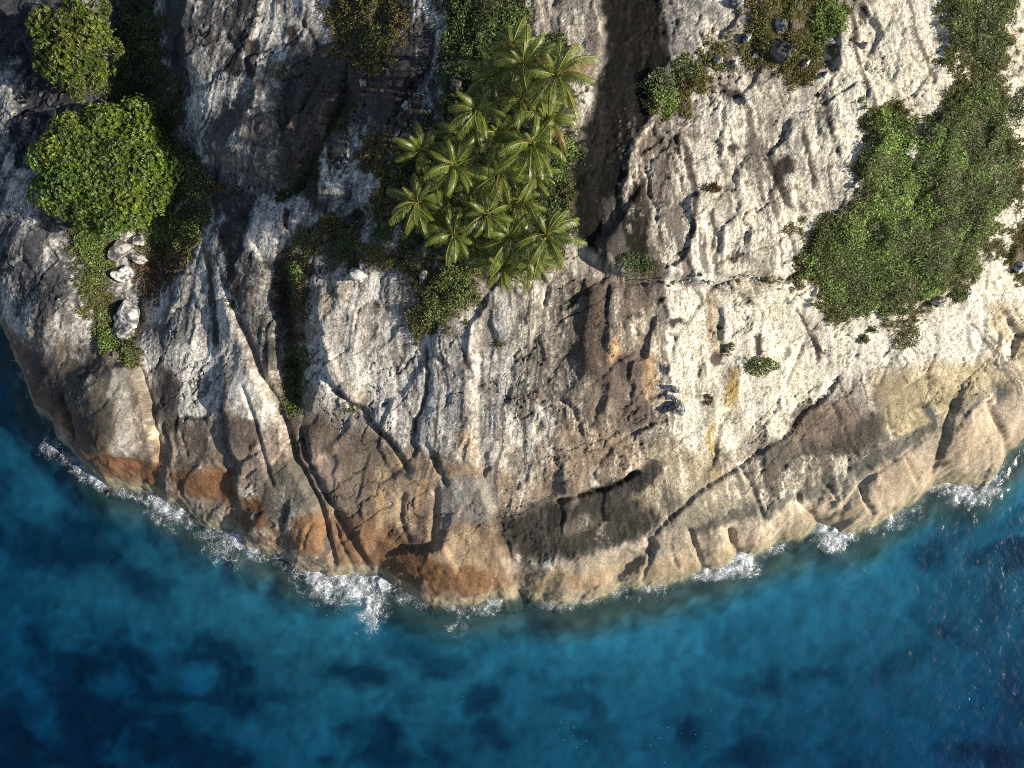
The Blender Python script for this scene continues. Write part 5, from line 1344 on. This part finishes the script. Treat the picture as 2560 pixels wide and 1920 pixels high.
# ------------------------------------------------------------------ boulders and stones
import bmesh
def boulder(u, v, ru, rv, h, col, label, group=None, seed=0, rot=0.0, flat=12, name='boulder', cat='boulder', sink=0.3, sub=4):
    r_ = np.random.default_rng(2000 + seed)
    x0, y0, z0 = [float(q[0]) for q in place(np.array([u], float), np.array([v], float), h * 0.4)]
    k = (CAM_H - z0 - h * 0.5) / FPX
    bm = bmesh.new(); bmesh.ops.create_icosphere(bm, subdivisions=sub, radius=1.0)
    P = np.array([q.co[:] for q in bm.verts]); F = np.array([[q.index for q in f.verts] for f in bm.faces]); bm.free()
    for _ in range(flat):                                  # flat broken faces
        n = unit(r_.normal(0, 1, 3) * (1, 1, 0.8)); c = r_.uniform(0.42, 0.78)
        d = P @ n - c
        P = P - np.outer(np.maximum(d, 0) * 0.88, n)
    nn = fbm(P[:, 0] * 2.4 + 7 * seed, P[:, 1] * 2.4 + P[:, 2] * 1.7, 3, 2100 + seed)
    n4 = fbm(P[:, 0] * 7 + seed, P[:, 1] * 7 + P[:, 2] * 6, 2, 2200 + seed)
    P = P * (1 + 0.10 * nn + 0.05 * n4)[:, None]
    P = P / np.abs(P).max(0)
    P = P * (ru * k, rv * k, h * 0.5 * (1 + sink))
    c, s = math.cos(R(rot)), math.sin(R(rot))
    P = np.stack([P[:, 0] * c - P[:, 1] * s, P[:, 0] * s + P[:, 1] * c, P[:, 2]], 1)
    me = np_mesh(name, P, F, False)
    w = sstep(-0.15, 0.2, nn + 0.8 * n4)[:, None]
    cc = np.array(col) * (1 + 0.35 * n4)[:, None]
    set_color(me, np.clip(cc * (0.30 + 0.85 * w), 0.02, 0.74)); set_float(me, np.full(len(P), 0.7), 'coarse')
    o = add_obj(name, me, M_ROCK, label=label, category=cat)
    o.location = (x0, y0, z0 + h * 0.5 * (1 - sink))
    if group: o['group'] = group
WHT = (0.50, 0.48, 0.45); GRY = (0.40, 0.38, 0.355); DRK = (0.13, 0.12, 0.11)
BOULDERS = [
 (313, 787, 42, 36, 2.6, WHT, 'big pale boulder in the gully, upper half of the split pair', -8),
 (315, 824, 34, 29, 2.0, GRY, 'grey topped boulder, lower half of the split pair', 5),
 (306, 690, 28, 28, 1.9, WHT, 'angular white boulder above the split pair', 20),
 (296, 628, 26, 30, 1.6, GRY, 'blue grey cracked boulder under the large tree', -30),
 (346, 601, 16, 14, 1.2, WHT, 'small white boulder peeping out under the large tree', 10),
 (346, 646, 30, 14, 1.0, GRY, 'flat leaning slab right of the cracked boulder', -28),
 (288, 888, 12, 9, 0.6, TL, 'small tan stone below the gully leaves', -35),
 (385, 490, 14, 12, 1.2, WHT, 'white stone showing inside the large tree crown gap', 0),
 (894, 688, 26, 22, 1.7, WHT, 'bright white boulder at the edge of the terrace scrub', -20),
 (908, 664, 20, 15, 1.1, GRY, 'grey slab behind the bright white boulder', -25),
 (1056, 690, 16, 14, 1.1, GRY, 'grey boulder left of the speckled bush below palms', 30),
 (1142, 208, 17, 20, 1.5, DRK, 'dark blue boulder left of the upper palms', 0),
 (904, 208, 12, 11, 0.9, GRY, 'small grey boulder on the streaked shaded rock', 0),
 (1018, 266, 16, 14, 1.0, GRY, 'shaded grey boulder left of the grove on dark rock', 15),
 (1955, 127, 32, 27, 2.0, DRK, 'big dark boulder in the long grass at the upper right', -12),
 (2017, 158, 9, 18, 0.9, WHT, 'elongated white stone below right of the big dark boulder', -30),
 (2074, 102, 13, 9, 0.7, WHT, 'white stone at the right end of the long grass', 0),
 (1866, 95, 12, 13, 0.9, GRY, 'round grey boulder in the grass left of the dark one', 0),
 (1795, 150, 13, 13, 0.9, GRY, 'grey boulder at the lower left of the long grass', 0),
 (1838, 162, 12, 13, 0.8, WHT, 'pale boulder at the lower edge of the long grass', 10),
 (1889, 138, 8, 13, 0.6, WHT, 'narrow white stone left of the big dark boulder', -10),
 (1953, 62, 16, 20, 1.2, GRY, 'grey boulder above the big dark boulder', 0),
 (1848, 4, 20, 14, 1.2, GRY, 'smooth grey boulder cut by the top edge', 0),
 (2160, 112, 10, 9, 0.8, GRY, 'lone stone with shadow on the streaked white rock', 0),
 (2046, 236, 7, 8, 0.5, DRK, 'small dark stone below the long grass', 0),
 (1862, 250, 10, 12, 0.8, WHT, 'pale stone in a dark hollow below the grass', 0),
 (1690, 972, 12, 11, 1.4, WHT, 'bright white stone perched at the top of the small pile', 0),
 (1682, 993, 16, 9, 0.9, WHT, 'white slab in the middle of the small pile', -15),
 (1694, 1020, 25, 21, 1.9, GRY, 'grey rounded block at the bottom of the small pile', 10),
 (1662, 1026, 9, 10, 0.7, GRY, 'dark cornered stone left of the grey rounded block', 0),
 (2278, 374, 22, 20, 1.2, WHT, 'white rock breaking through the creeper mat', 0),
 (2139, 463, 9, 8, 0.8, WHT, 'white stone at the left edge of the creeper mat', 0),
 (2548, 668, 20, 16, 1.0, WHT, 'white block at the right edge below dark scrub', 0),
 (2352, 752, 24, 16, 1.4, CR, 'cream block on the ledge below the creeper mat', 20),
]
for i, q in enumerate(BOULDERS): boulder(*q[:7], seed=i + 40, rot=q[7], sub=4)
for i in range(26):
    u = 1655 + i * 9.5 + random.uniform(-4, 4)
    boulder(u, 700 + 10 * math.sin(i * 0.5) + random.uniform(-8, 9), random.uniform(3.5, 8), random.uniform(3, 6), random.uniform(0.25, 0.5), WHT if i % 3 else GRY,
            'small broken stone on the rubble ledge of the right face', 'small stones along the rubble ledge', 100 + i, random.uniform(0, 180), 5, 'stone', 'stone', 0.2, 2)
